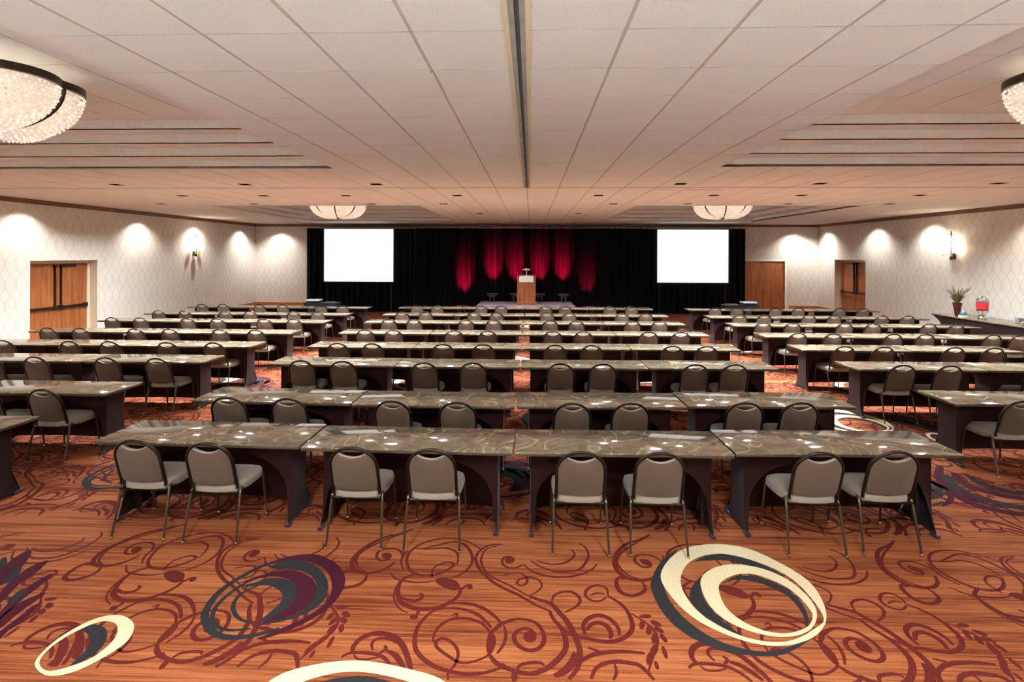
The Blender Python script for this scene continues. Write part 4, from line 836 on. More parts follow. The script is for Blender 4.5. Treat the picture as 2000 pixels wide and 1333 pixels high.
# ---------------------------------------------------------------- banquet chairs
BACK_Z, BACK_Y, LEAN = 0.455, -0.205, 0.30          # bottom of the backrest and its lean
def bk(u, v, w=0.0):
    """backrest plane: u across, v up, w towards the seat"""
    s, c = math.sin(LEAN), math.cos(LEAN)
    curve = 0.35 * u * u                           # the pad wraps a little around the sitter
    return (u, BACK_Y - v * s + (w + curve) * c, BACK_Z + v * c + w * s)
def make_chair(detail):
    root = empty('banquet_chair')
    # seat cushion: lofted rounded slab
    mb = MB(); rings = []
    prof = [(0.92, 0.395), (0.985, 0.40), (1.0, 0.42), (1.0, 0.445), (0.97, 0.468), (0.86, 0.481), (0.5, 0.488)]
    NS = 28
    for sc, z in prof:
        ring_ = []
        for i in range(NS):
            a = 2 * PI * i / NS
            ca, sa = math.cos(a), math.sin(a)
            e = 0.42
            x = 0.218 * sc * math.copysign(abs(ca) ** e, ca); y = 0.215 * sc * math.copysign(abs(sa) ** e, sa)
            x *= 1.0 + 0.05 * (y / 0.215)
            ring_.append((x, y + 0.02, z - 0.02))
        rings.append(ring_)
    b = 0
    for r_ in rings: mb.v += r_
    for k in range(len(rings) - 1):
        for i in range(NS):
            j = (i + 1) % NS
            mb.f.append((k * NS + i, k * NS + j, (k + 1) * NS + j, (k + 1) * NS + i)); mb.mi.append(0)
    mb.f.append(tuple(range(NS - 1, -1, -1))); mb.mi.append(0)
    mb.f.append(tuple((len(rings) - 1) * NS + i for i in range(NS))); mb.mi.append(0)
    mb.build('seat', M['seat'], root, True)
    # backrest pad with scooped top
    outl = []
    hw, v0, ah = 0.178, 0.225, 0.155
    nA = 8
    outl += [(-hw + 0.012, 0.012), (-0.10, 0.0), (0.0, -0.006), (0.10, 0.0), (hw - 0.012, 0.012), (hw, 0.05), (hw, 0.14)]
    a1 = math.acos(0.118 / hw)
    for i in range(nA + 1):
        a = a1 * i / nA; outl.append((hw * math.cos(a), v0 + ah * math.sin(a)))
    for i in range(1, 8):
        x = 0.118 - 0.236 * i / 8; outl.append((x, 0.302 + 0.042 * (x / 0.118) ** 2))
    for i in range(nA, -1, -1):
        a = a1 * i / nA; outl.append((-hw * math.cos(a), v0 + ah * math.sin(a)))
    outl += [(-hw, 0.14), (-hw, 0.05)]
    cx_, cy_ = 0.0, 0.17
    def sh(p, k): return (cx_ + (p[0] - cx_) * k, cy_ + (p[1] - cy_) * k)
    mb = MB(); n_ = len(outl)
    layers = [(0.93, -0.012), (1.0, -0.006), (1.0, 0.012), (0.96, 0.026), (0.80, 0.034)]
    for k, w in layers:
        for p in outl:
            q = sh(p, k); mb.v.append(bk(q[0], q[1], w))
    for L in range(len(layers) - 1):
        for i in range(n_):
            j = (i + 1) % n_
            mb.f.append((L * n_ + j, L * n_ + i, (L + 1) * n_ + i, (L + 1) * n_ + j)); mb.mi.append(0)
    # caps as strips between mirrored points keep the scooped outline clean
    for L, flip in ((0, False), (len(layers) - 1, True)):
        q = tuple(L * n_ + i for i in range(n_)); mb.f.append(q if not flip else q[::-1]); mb.mi.append(0)
    mb.build('backrest', M['fabric'], root, True)
    if detail:
        # pale welt along the scooped top edge
        MB().tube([bk(0.118 - 0.236 * i / 8, 0.304 + 0.042 * ((0.118 - 0.236 * i / 8) / 0.118) ** 2, 0.0) for i in range(9)], 0.006, 6).build('top_welt', M['seat'], root, True)
    # inverted-U back frame
    fw_, fh = 0.193, 0.175
    path = [(-fw_, -0.19, 0.425), bk(-fw_, 0.0, 0.0), bk(-fw_, 0.12, 0.0), bk(-fw_, 0.22, 0.0)]
    for i in range(1, 12):
        a = PI - PI * i / 12; path.append(bk(fw_ * math.cos(a), 0.22 + fh * math.sin(a), 0.0))
    path += [bk(fw_, 0.22, 0.0), bk(fw_, 0.12, 0.0), bk(fw_, 0.0, 0.0), (fw_, -0.19, 0.425)]
    MB().tube(path, 0.0132, 8 if detail else 6).build('back_frame', M['chairtube'], root, True)
    # seat frame
    mb = MB()
    mb.tube([(-0.2, -0.2, 0.385), (-0.2, 0.2, 0.385)], 0.011, 6).tube([(0.2, -0.2, 0.385), (0.2, 0.2, 0.385)], 0.011, 6)
    mb.tube([(-0.2, -0.185, 0.383), (0.2, -0.185, 0.383)], 0.011, 6).tube([(-0.2, 0.2, 0.383), (0.2, 0.2, 0.383)], 0.011, 6)
    mb.build('seat_frame', M['chairtube'], root, True)
    for s in (-1, 1):
        for yt, yf, fr in ((-0.17, -0.262, False), (0.19, 0.235, True)):
            xt = s * 0.208; xf = s * 0.226
            p = [(xt, yt + (0.03 if not fr else -0.03), 0.415), (xt, yt, 0.40), (xt + s * 0.004, yt + (yf - yt) * 0.12, 0.36), (xf, yf, 0.022)]
            lg = MB().tube(p, [0.011, 0.0125, 0.0125, 0.0085], 8 if detail else 6).build('leg', M['legtube'], root, True)
            if detail:
                MB().lathe([(0.011, 0.0), (0.013, 0.006), (0.0125, 0.02), (0.0095, 0.026)], (xf, yf, 0), 8).build('glide', M['chrome'], lg, True)
        if detail:
            MB().tube([(s * 0.213, -0.19, 0.30), (s * 0.19, -0.05, 0.385)], 0.006, 6).build('brace', M['chairtube'], root, True)
    return root
chair_hi = make_chair(True); chair_lo = make_chair(False)
c_used = {id(chair_hi): False, id(chair_lo): False}
def place_chair(x, yfront, rz, label, group, hi):
    src = chair_hi if hi else chair_lo
    o = src if not c_used[id(src)] else copy_tree(src)
    c_used[id(src)] = True
    o.location = (x, yfront + 0.075, 0); o.rotation_euler = (0, 0, rz); o.scale = (1.0, 1.0, 1.03)
    return tag(o, label, 'chair', group)
CHAIRS = {
    'C1': [(-3.26,4.42),(-2.63,4.39),(-1.42,4.35),(-0.79,4.33),(0.4,4.33),(1.02,4.35),(2.27,4.4),(2.88,4.44)],
    'C2': [(-3.27,5.69),(-2.6,5.66),(-1.46,5.63),(-0.77,5.62),(0.44,5.65),(1.06,5.69),(2.27,5.75),(2.85,5.79)],
    'C3': [(-3.33,7.61),(-2.72,7.59),(-1.52,7.57),(-0.82,7.58),(0.43,7.59),(1.03,7.6),(2.33,7.63),(2.9,7.65)],
    'C4': [(-3.34,9.07),(-2.73,9.07),(-1.51,9.08),(-0.81,9.09),(0.43,9.1),(1.05,9.11),(2.42,9.12),(2.99,9.12)],
    'C5': [(-3.38,10.65),(-2.8,10.65),(-1.56,10.67),(-0.87,10.68),(0.44,10.69),(1.06,10.7),(2.38,10.71),(3.01,10.72)],
    'C6': [(-3.37,12.37),(-2.76,12.38),(-1.53,12.38),(-0.88,12.39),(0.46,12.39),(1.07,12.4),(2.38,12.4),(3.01,12.41)],
    'C7': [(-3.44,13.93),(-2.81,13.94),(-1.51,13.96),(-0.91,13.97),(0.43,14.0),(1.02,14.0),(2.42,14.03),(3.04,14.04)],
    'C8': [(-3.43,15.75),(-2.83,15.76),(-1.5,15.78),(-0.89,15.79),(0.45,15.81),(1.03,15.82),(2.38,15.84),(3.03,15.85)],
    'L2': [(-5.54,5.9),(-6.25,5.9)],
    'L3': [(-5.51,7.66),(-6.3,7.66),(-7.31,7.66),(-8.1,7.66)],
    'L4': [(-5.49,9.0),(-6.36,9.0),(-7.3,9.0),(-8.08,9.0),(-9.31,9.0)],
    'L5': [(-5.58,10.53),(-6.39,10.53),(-7.37,10.53),(-8.1,10.53),(-9.23,10.53),(-9.96,10.53)],
    'L6': [(-5.62,12.28),(-6.45,12.28),(-7.46,12.28),(-8.19,12.28),(-9.35,12.28),(-10.05,12.28)],
    'L7': [(-5.69,13.82),(-6.46,13.82),(-7.52,13.82),(-8.26,13.82),(-9.32,13.82),(-10.04,13.82)],
    'L8': [(-5.68,15.6),(-6.4,15.6),(-7.5,15.6),(-8.29,15.6),(-9.35,15.6),(-10.0,15.6)],
    'R2': [(5.21,5.97)],
    'R3': [(5.23,7.74),(5.92,7.74),(7.05,7.74)],
    'R4': [(5.35,9.25),(6.0,9.25),(7.16,9.25),(7.83,9.25)],
    'R5': [(5.32,10.72),(6.0,10.72),(7.12,10.72),(7.8,10.72),(9.0,10.72),(9.59,10.72)],
    'R6': [(5.35,12.33),(6.02,12.33),(7.2,12.33),(7.82,12.33),(9.02,12.33),(9.66,12.33)],
    'R7': [(5.45,13.92),(6.08,13.92),(7.22,13.92),(7.88,13.92),(9.07,13.92),(9.72,13.92)],
    'R8': [(5.48,15.78),(6.16,15.78),(7.23,15.78),(7.9,15.78),(9.08,15.78),(9.76,15.78)],
}
for key, lst in CHAIRS.items():
    blk, k = key[0], int(key[1])
    for i, (x, y) in enumerate(lst):
        if blk == 'C': lb = 'taupe padded chair, %s from left in the %s row of the centre block' % (ORD[i + 1], ROWN[k]); gp = 'centre block chairs'
        elif blk == 'L': lb = 'taupe padded chair, %s in the %s row of the left block' % (FROMAISLE[i], ROWN[k]); gp = 'left block chairs'
        else: lb = 'taupe padded chair, %s in the %s row of the right block' % (FROMAISLE[i], RROW[k]); gp = 'right block chairs'
        rz = random.uniform(-0.02, 0.02)
        if blk == 'L': tc_ = -4.97 - 1.885 * (math.floor((-4.97 - x) / 1.885) + 0.5)
        elif blk == 'R': tc_ = 4.75 + 1.895 * (math.floor((x - 4.75) / 1.895) + 0.5)
        else: tc_ = x
        x = tc_ + max(-0.42, min(0.42, x - tc_))
        if key == 'C1': rz = (-0.01, 0.0, 0.0, 0.01, 0.0, -0.01, 0.01, 0.0)[i]; y -= 0.01; x = -0.15 + (x + 0.15) * 1.008
        place_chair(x, y + random.uniform(-0.012, 0.012), rz, lb, gp, k <= 4)

# ---------------------------------------------------------------- black drapes, screens
def drape(name, x0, x1, y, z1, label, seed, depth=0.05, tint=None):
    rnd = random.Random(seed); mb = MB(); n_ = int((x1 - x0) / 0.035)
    ph = rnd.uniform(0, 6); w1, w2 = 2 * PI / 0.27, 2 * PI / 0.83
    lv = [0.012, 0.5, 1.4, 2.4, z1 - 0.1, z1]
    for off in (0.0, 0.02):
        for i in range(n_ + 1):
            x = x0 + (x1 - x0) * i / n_
            for z in lv:
                k = 0.75 + 0.25 * (1 - z / z1)
                f = math.sin(w1 * x + ph + 0.9 * math.sin(w2 * x) + 0.12 * z) * depth * k + 0.4 * depth * math.sin(2.3 * w1 * x + 1.1)
                mb.v.append((x, y + f + off, z))
    R = len(lv)
    for s in (0, 1):
        for i in range(n_):
            for j in range(R - 1):
                a = s * (n_ + 1) * R + i * R + j; b = a + R
                mb.f.append((a, b, b + 1, a + 1) if s == 0 else (a, a + 1, b + 1, b)); mb.mi.append(0)
    for i in range(n_):                            # top hem closes the two faces
        a = i * R + R - 1; b = a + R; o2 = (n_ + 1) * R
        mb.f.append((a, b, b + o2, a + o2)); mb.mi.append(0)
    root = empty(name, ((x0 + x1) / 2, y, 0), 0, label, 'drape', 'black drapes on the far wall')
    c_ = mb.build('curtain', M['drape'], root, True); c_.location = (-(x0 + x1) / 2, -y, 0)
    MB().tube([(x0 - (x0 + x1) / 2, 0.01, z1 + 0.012), (x1 - (x0 + x1) / 2, 0.01, z1 + 0.012)], 0.02, 8).build('rail', M['metal'], root, True)
    return root
drape('drape', -9.40, -4.85, 21.32, 3.46, 'black drape around the left projection screen', 1)
drape('drape', -4.83, 4.55, 21.32, 3.48, 'long black drape behind the stage washed in red light', 2, 0.06)
drape('drape', 4.57, 8.70, 21.32, 3.47, 'black drape around the right projection screen', 3)
for nm, x0, x1, z0, z1, kx in (('left', -8.55, -5.66, 1.26, 3.43, 0.05), ('right', 5.10, 7.93, 1.29, 3.43, -0.05)):
    s_ = empty('projection_screen', ((x0 + x1) / 2, 21.1, z0), 0, 'bright white projection screen framed by the %s black drape' % nm, 'screen', 'projection screens')
    w_, h_ = (x1 - x0) / 2, z1 - z0
    MB().box(-w_, w_, -0.006, 0.006, 0, h_).build('screen_surface', M['screen'], s_)
    MB().box(-w_ - 0.05, -w_, -0.015, 0.02, -0.05, h_ + 0.03).box(w_, w_ + 0.05, -0.015, 0.02, -0.05, h_ + 0.03).box(-w_, w_, -0.015, 0.02, -0.05, 0).box(-w_, w_, -0.015, 0.02, h_, h_ + 0.03).build('screen_frame', M['black'], s_)
    for s in (-1, 1):
        MB().box(s * (w_ - 0.1) - 0.02, s * (w_ - 0.1) + 0.02, 0.02, 0.06, -z0 + 0.003, h_).box(s * (w_ - 0.1) - 0.02, s * (w_ - 0.1) + 0.02, -0.25, 0.06, -z0 + 0.003, -z0 + 0.04).build('support_leg', M['black'], s_)

# ---------------------------------------------------------------- stage, lectern, up-lights
SX0, SX1, SY0, SY1, SZ = -2.02, 1.63, 19.1, 20.95, 0.5
st = empty('stage_platform', ((SX0 + SX1) / 2, (SY0 + SY1) / 2, 0), 0, 'low stage platform with pale mauve carpet deck before the red drape', 'stage')
sw, sd = (SX1 - SX0) / 2, (SY1 - SY0) / 2
for i in range(3):
    a = -sw + 2 * sw * i / 3
    MB().box(a + 0.004, a + 2 * sw / 3 - 0.004, -sd, sd, SZ - 0.06, SZ).build('deck_panel', M['stage'], st, bevel=0.004)
MB().box(-sw + 0.02, sw - 0.02, -sd + 0.02, sd - 0.02, 0.003, SZ - 0.06).build('stage_skirt', M['drape'], st)
le = empty('lectern', (-0.17, 19.75, SZ), 0, 'wooden lectern with a white sign standing on the stage', 'lectern')
MB().box(-0.36, 0.36, -0.27, 0.27, 0, 0.09).box(-0.34, 0.34, -0.25, 0.25, 0.09, 0.13).build('plinth', M['lectern'], le, bevel=0.006)
MB().box(-0.32, 0.32, -0.22, 0.22, 0.13, 0.98).build('body', M['lectern'], le, bevel=0.004)
MB().box(-0.27, 0.27, -0.232, -0.22, 0.2, 0.26).box(-0.27, -0.24, -0.23, -0.22, 0.26, 0.9).box(0.24, 0.27, -0.23, -0.22, 0.26, 0.9).build('front_moulding', M['lectern'], le, bevel=0.003)
for s in (-1, 1): MB().box(s * 0.33 - 0.02, s * 0.33 + 0.02, -0.24, 0.24, 0.13, 1.1).build('side_cheek', M['lectern'], le, bevel=0.004)
MB().prism([(-0.26, 0.99), (0.24, 0.99), (0.24, 1.14), (-0.26, 1.02)], lambda p: (-0.31, p[0], p[1]), lambda p: (0.31, p[0], p[1])).build('desk', M['lectern'], le)
MB().box(-0.27, 0.27, -0.262, -0.25, 0.86, 1.10).build('sign', M['white'], le, bevel=0.003)
mc = empty('microphone', (-0.17, 19.72, SZ + 1.094), 0, 'silver microphone on a short stand atop the lectern', 'microphone')
MB().lathe([(0.07, 0.0), (0.07, 0.015), (0.02, 0.03), (0.018, 0.17), (0.03, 0.19)], (0, 0, 0), 14).build('stand', M['silver'], mc, True)
MB().tube([(-0.14, 0, 0.215), (-0.10, 0, 0.235), (-0.03, 0, 0.24), (0.03, 0, 0.24), (0.10, 0, 0.235), (0.14, 0, 0.215)], [0.018, 0.03, 0.04, 0.04, 0.03, 0.018], 10).build('head', M['silver'], mc, True)
MB().lathe([(0.0, 0.0), (0.03, 0.01), (0.0, 0.04)], (0, 0, 0.265), 10).build('knob', M['silver'], mc, True)
M['redlens'] = mat('red_lens', (255, 20, 60), 0.3, emit=(1.0, 0.02, 0.12), estr=0.06)
UP = [(-2.75, 0.0, 'on the floor left of the stage', 1.0), (-1.55, SZ, 'at the left end of the stage', 1.0), (-0.62, SZ, 'on the stage left of the lectern', 1.0), (0.36, SZ, 'on the stage right of the lectern', 1.0), (1.31, SZ, 'at the right end of the stage', 1.0), (2.32, 0.0, 'on the floor right of the stage', 0.3)]
for x, z, wtx, kf in UP:
    u = empty('stage_uplight', (x, 20.72, z), 0, 'black red-beam uplight ' + wtx, 'stage light', 'red uplights at the drape')
    MB().box(-0.09, 0.09, -0.07, 0.07, 0, 0.02).build('base', M['black'], u, bevel=0.003)
    for s in (-1, 1): MB().tube([(s * 0.07, 0, 0.02), (s * 0.085, 0, 0.14), (s * 0.03, 0, 0.24)], 0.012, 6).build('yoke_arm', M['metal'], u)
    MB().prism([(-0.12, 0.2), (0.12, 0.2), (0.22, 0.3), (0.22, 0.33), (-0.22, 0.33), (-0.22, 0.3)], lambda p: (p[0], -0.06, p[1]), lambda p: (p[0], 0.06, p[1])).build('head', M['black'], u, bevel=0.004)
    MB().box(-0.2, 0.2, -0.05, 0.05, 0.33, 0.334).build('lens', M['redlens'], u)
    MB().lathe([(0.0, 0.0), (0.02, 0.004), (0.0, 0.03)], (-0.06, -0.062, 0.31), 8).build('status_knob', M['chrome'], u)
    l = bpy.data.lights.new('uplight_lamp', 'SPOT'); l.energy = E_RED * kf; l.color = (1.0, 0.0, 0.06); l.spot_size = math.radians(40); l.spot_blend = 1.0; l.shadow_soft_size = 0.05
    lo = bpy.data.objects.new('uplight_lamp', l); COL.objects.link(lo); lo.parent = u; lo.location = (0, 0, 0.36)
    lo.rotation_euler = (math.radians(180 - 31), 0, 0)

# ---------------------------------------------------------------- projectors on small carts
M['projwhite'] = mat('projector_white', (232, 234, 238), 0.35, vary=0.02)
M['cartcloth'] = mat('cart_cloth', (28, 24, 28), 0.8, vary=0.2)
M['lens'] = mat('projector_lens', (30, 50, 110), 0.05, spec=0.9, coat=1.0)
M['bag'] = mat('laptop_grey', (92, 84, 82), 0.5)
for nm, x, y, dx in (('left', -7.05, 17.25, 1), ('right', 6.95, 17.45, -1)):
    c_ = empty('projector_cart', (x, y, 0), 0, 'small black-skirted cart behind the %s block under a projector' % nm, 'cart', 'projector carts')
    MB().box(-0.55, 0.55, -0.25, 0.25, 0.715, 0.75).build('cart_top', M['black'], c_, bevel=0.005)
    mb = MB(); NN = 80
    per = []
    for i in range(NN):
        t = i / NN * 4; sd_ = int(t); f = t - sd_
        q = [(-0.53 + 1.06 * f, -0.235), (0.53, -0.235 + 0.47 * f), (0.53 - 1.06 * f, 0.235), (-0.53, 0.235 - 0.47 * f)][sd_]
        wv = 0.012 * math.sin(i * PI / 2 * 1.0 + 0.4)
        per.append((q[0] + wv * (1 if sd_ in (1, 3) else 0), q[1] + wv * (1 if sd_ in (0, 2) else 0)))
    mb.prism(per, lambda p: (p[0] * 1.02, p[1] * 1.02, 0.008), lambda p: (p[0], p[1], 0.715))
    mb.build('cart_skirt', M['cartcloth'], c_)
    p_ = empty('projector', (x - dx * 0.27, y, 0.75), 0, 'white projector on the cart behind the %s block' % nm, 'projector', 'projectors')
    MB().box(-0.22, 0.22, -0.16, 0.16, 0.02, 0.07).build('case', M['black'], p_, bevel=0.01)
    MB().box(-0.225, 0.225, -0.165, 0.165, 0.07, 0.115).build('cover', M['projwhite'], p_, bevel=0.012)
    MB().tube([(-0.1, 0.15, 0.06), (-0.1, 0.2, 0.06)], 0.04, 14).build('projector_lens', M['lens'], p_, True)
    MB().box(-0.19, -0.06, -0.168, -0.158, 0.03, 0.06).build('port_panel', M['lens'], p_)
    for sx in (-0.18, 0.18): MB().lathe([(0.015, 0), (0.015, 0.02)], (sx, -0.12, 0), 8).build('foot', M['black'], p_)
    lp = empty('laptop', (x + dx * 0.28, y, 0.75), 0, 'closed dark grey laptop beside the %s projector' % nm, 'laptop', 'closed laptops')
    MB().box(-0.18, 0.18, -0.12, 0.12, 0.0, 0.022).build('base', M['bag'], lp, bevel=0.006)
    MB().box(-0.18, 0.18, -0.12, 0.12, 0.023, 0.035).build('lid', M['bag'], lp, bevel=0.005)

# ---------------------------------------------------------------- wall sconces
M['sglass'] = mat('sconce_glass', (255, 244, 230), 0.2, emit=(1.0, 0.86, 0.7), estr=4.0)
def make_sconce():
    r = empty('wall_sconce')
    MB().box(0.0, 0.015, -0.06, 0.06, -0.06, 0.10).build('backplate', M['darkmetal'], r, bevel=0.005)
    MB().tube([(0.015, 0, 0.0), (0.09, 0, -0.04), (0.10, 0, 0.1), (0.09, 0, 0.3), (0.1, 0, 0.5), (0.09, 0, 0.62)], [0.014, 0.016, 0.01, 0.009, 0.008, 0.012], 8).build('stem', M['darkmetal'], r, True)
    MB().lathe([(0.0, -0.07), (0.03, -0.05), (0.04, -0.01), (0.02, 0.04), (0.0, 0.05)], (0.09, 0, -0.02), 10).build('bottom_finial', M['darkmetal'], r, True)
    MB().lathe([(0.0, 0.0), (0.03, 0.03), (0.01, 0.07), (0.02, 0.1), (0.0, 0.13)], (0.09, 0, 0.6), 8).build('top_finial', M['darkmetal'], r, True)
    for sy, z, ln in ((-1, 0.12, 0.24), (1, 0.12, 0.24), (-1, 0.28, 0.2), (1, 0.30, 0.2), (0, 0.2, 0.12), (-1, 0.46, 0.13), (1, 0.46, 0.13)):
        ex, ey = 0.1 + (0.10 if sy == 0 else 0.03), sy * ln
        arm = MB().tube([(0.095, 0, z - 0.05), (0.1, ey * 0.5, z - 0.07), (ex, ey, z - 0.02)], 0.006, 6).build('arm', M['darkmetal'], r, True)
        MB().lathe([(0.012, 0.0), (0.035, 0.015), (0.06, 0.05), (0.075, 0.075), (0.068, 0.078), (0.03, 0.03)], (ex, ey, z - 0.02), 12).build('glass_cup', M['sglass'], arm, True)
        for k in range(3):
            MB().lathe([(0.0, 0.0), (0.008, 0.015), (0.0, 0.05)], (ex, ey + (k - 1) * 0.03, z - 0.09 - 0.01 * k), 6).build('crystal_drop', M['chrome'], arm)
    l = bpy.data.lights.new('sconce_lamp', 'POINT'); l.energy = 4; l.color = (1.0, 0.8, 0.62); l.shadow_soft_size = 0.06
    lo = bpy.data.objects.new('sconce_lamp', l); COL.objects.link(lo); lo.parent = r; lo.location = (0.2, 0.0, 0.3)
    return r
s0 = make_sconce()
s0.location = (XL, 17.78, 2.38); tag(s0, 'tiered crystal wall sconce on the left wall', 'sconce', 'crystal wall sconces')
s1_ = copy_tree(s0); s1_.location = (XR, 14.96, 2.38); s1_.rotation_euler = (0, 0, PI); tag(s1_, 'tiered crystal wall sconce on the right wall above the buffet', 'sconce', 'crystal wall sconces')

# ---------------------------------------------------------------- buffet along the right wall
BZ = 0.84
bt = empty('buffet_table', (11.32, 12.75, 0), 0, 'long dark buffet table with plum skirt along the right wall', 'table')
bl = 1.75
MB().box(-0.42, 0.42, -bl, bl, BZ - 0.03, BZ).build('table_top', M['top'], bt, True, 0.005)
mb = MB(); NN = 18
for off in (0, 0.006):                                     # cover sweeps inward below the top
    for i in range(NN + 1):
        y = -bl + 0.03 + (2 * bl - 0.06) * i / NN
        for j in range(7):
            z = 0.012 + (BZ - 0.045) * j / 6; k = j / 6
            pin = 0.22 * (1 - k) ** 0.5 if k < 1 else 0.0
            yy = y * (1 - 0.16 * math.sin(PI * min(1, (1 - k) * 1.1) * 0.5) ** 0.6)
            mb.v.append((-0.40 + pin * 0.7 + off, yy, z))
for L in (0, 1):
    for i in range(NN):
        for j in range(6):
            a = L * (NN + 1) * 7 + i * 7 + j; b = a + 7
            mb.f.append((a, a + 1, b + 1, b)); mb.mi.append(0)
mb.build('front_skirt', M['skirt'], bt, True)
for s in (-1, 1):
    mb = MB(); P = []
    for j in range(7):
        k = j / 6; pin = 0.22 * (1 - k) ** 0.5 if k < 1 else 0.0
        P.append((-0.40 + pin * 0.7, 0.012 + (BZ - 0.045) * k, (bl - 0.03) * (1 - 0.16 * math.sin(PI * min(1, (1 - k) * 1.1) * 0.5) ** 0.6)))
    for j in range(6):
        p, q = P[j], P[j + 1]
        mb.quad((p[0], s * p[2], p[1]), (0.36, s * p[2], p[1]), (0.36, s * q[2], q[1]), (q[0], s * q[2], q[1]))
    mb.build('end_skirt', M['skirt'], bt)
for s in (-1, 1):
    for yq in (-1.2, 1.2): MB().box(s * 0.2 - 0.02, s * 0.2 + 0.02, yq - 0.02, yq + 0.02, 0.0, BZ - 0.03).build('leg', M['frame'], bt)
# tall vase of grass
M['vase'] = mat('vase_red', (74, 26, 22), 0.25, vary=0.2, vscale=8)
M['grass'] = mat('grass_blade', (112, 108, 58), 0.7, vary=0.25, vscale=20)
M['spike'] = mat('grass_spike', (86, 52, 44), 0.8)
gv = empty('potted_grass', (11.18, 13.98, BZ), 0, 'ornamental grass in a tall dark red vase on the buffet', 'plant')
MB().lathe([(0.05, 0.0), (0.055, 0.02), (0.075, 0.16), (0.105, 0.34), (0.10, 0.34), (0.07, 0.2)], (0, 0, 0), 18).build('vase', M['vase'], gv, True)
rnd = random.Random(4)
def blade(mb, a, spread, hgt, w0):
    pts = []
    for k in range(6):
        t = k / 5; r_ = 0.02 + spread * t ** 1.6
        pts.append(Vector((r_ * math.cos(a), r_ * math.sin(a), 0.3 + hgt * t * (1 - 0.15 * t * spread / 0.2))))
    sdv = Vector((-math.sin(a), math.cos(a), 0))
    for k in range(5):
        wa, wb_ = w0 * (1 - k / 5.0), w0 * (1 - (k + 1) / 5.0)
        mb.quad(pts[k] - sdv * wa, pts[k] + sdv * wa, pts[k + 1] + sdv * wb_, pts[k + 1] - sdv * wb_)
mb = MB()
for k in range(420): blade(mb, rnd.uniform(0, 2 * PI), rnd.uniform(0.03, 0.26), rnd.uniform(0.2, 0.42), rnd.uniform(0.006, 0.012))
o = mb.build('grass_blades', M['grass'], gv); o['kind'] = 'stuff'
for k in range(14):
    a = 2 * PI * k / 14 + rnd.uniform(-0.2, 0.2); sp = rnd.uniform(0.12, 0.3); h_ = rnd.uniform(0.36, 0.5)
    p1 = (sp * 0.5 * math.cos(a), sp * 0.5 * math.sin(a), 0.3 + h_ * 0.65); p2 = (sp * math.cos(a), sp * math.sin(a), 0.3 + h_)
    MB().tube([(0.01 * math.cos(a), 0.01 * math.sin(a), 0.3), p1, (p1[0] * 0.6 + p2[0] * 0.4, p1[1] * 0.6 + p2[1] * 0.4, p1[2] * 0.6 + p2[2] * 0.4), p2], [0.002, 0.003, 0.009, 0.002], 5).build('seed_spike', M['spike'], gv)
# drinks dispenser
M['cleargl'] = mat('clear_glass', (240, 246, 246), 0.03, trans=0.92)
M['punch'] = mat('red_punch', (205, 44, 54), 0.12)
dd = empty('drink_dispenser', (11.2, 13.25, BZ), 0, 'glass drinks dispenser of red punch with chrome lid on the buffet', 'dispenser')
MB().lathe([(0.10, 0.0), (0.105, 0.03), (0.08, 0.09), (0.03, 0.11)], (0, 0, 0), 20).build('base', M['chrome'], dd, True)
for k in range(4):
    a = PI / 2 * k + PI / 4
    MB().tube([(0.03 * math.cos(a), 0.03 * math.sin(a), 0.1), (0.07 * math.cos(a), 0.07 * math.sin(a), 0.16), (0.12 * math.cos(a), 0.12 * math.sin(a), 0.21)], 0.007, 6).build('stand_arm', M['chrome'], dd, True)
MB().lathe([(0.12, 0.205), (0.13, 0.21), (0.13, 0.225), (0.115, 0.23)], (0, 0, 0), 24).build('stand_ring', M['chrome'], dd, True)
MB().lathe([(0.122, 0.421), (0.122, 0.45), (0.118, 0.48), (0.115, 0.48), (0.118, 0.45), (0.118, 0.421)], (0, 0, 0), 24).build('jar', M['cleargl'], dd, True)
MB().lathe([(0.09, 0.228), (0.12, 0.242), (0.124, 0.42)], (0, 0, 0), 24).build('punch', M['punch'], dd, True)
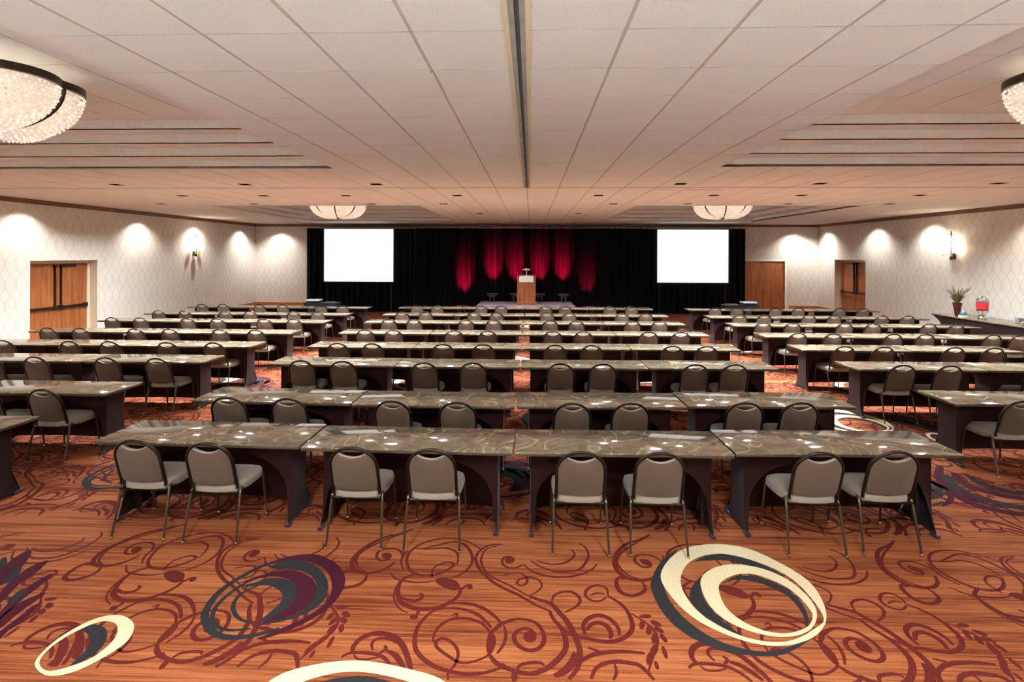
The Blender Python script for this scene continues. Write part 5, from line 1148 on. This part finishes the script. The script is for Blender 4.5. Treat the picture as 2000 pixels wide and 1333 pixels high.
MB().lathe([(0.125, 0.48), (0.12, 0.50), (0.07, 0.545), (0.02, 0.56), (0.03, 0.58), (0.0, 0.60)], (0, 0, 0), 24).build('lid', M['chrome'], dd, True)
MB().tube([(-0.11, 0, 0.26), (-0.16, 0, 0.26), (-0.165, 0, 0.235)], 0.01, 8).build('tap', M['chrome'], dd, True)
# small teal glass on a cream stand
M['teal'] = mat('teal_glass', (40, 112, 120), 0.1, trans=0.3)
tg = empty('candle_lantern', (11.12, 13.72, BZ), 0, 'small teal glass lantern on a cream stand beside the vase', 'lantern')
MB().lathe([(0.10, 0.0), (0.105, 0.02), (0.09, 0.035), (0.09, 0.04)], (0, 0, 0), 18).build('stand', M['cream_paint'], tg, True)
MB().lathe([(0.075, 0.04), (0.085, 0.06), (0.075, 0.1), (0.05, 0.12)], (0, 0, 0), 16).build('glass', M['teal'], tg, True)
MB().lathe([(0.055, 0.12), (0.035, 0.17), (0.01, 0.185), (0.0, 0.2)], (0, 0, 0), 14).build('cap', M['chrome'], tg, True)
# rows of tumblers and a stack of plates
gm = MB().lathe([(0.028, 0.0), (0.03, 0.004), (0.036, 0.11), (0.034, 0.11), (0.027, 0.008)], (0, 0, 0), 12).mesh('drinking_glass', M['cleargl'], True)
gi = 0
for r_ in range(2):
    for k in range(6):
        gi += 1
        g = link('drinking_glass', gm); g.location = (11.45 + 0.10 * r_, 12.62 - 0.10 * k, BZ)
        tag(g, 'clear tumbler, %s from the dispenser in the %s row on the buffet' % (ORD[k + 1], ('front', 'wall-side')[r_]), 'glass', 'tumblers on the buffet')
for k in range(6):
    p = MB().lathe([(0.06, 0.0), (0.065, 0.004), (0.11, 0.014), (0.112, 0.018), (0.06, 0.009)], (0, 0, 0), 20).build('plate', M['cream_paint'], None, True) if k == 0 else link('plate', p.data)
    p.location = (11.12, 12.0, BZ + 0.013 * k)
    tag(p, 'cream plate, %s up in the stack on the buffet' % ('lowest', 'second', 'third', 'fourth', 'fifth', 'topmost')[k], 'plate', 'stacked cream plates')
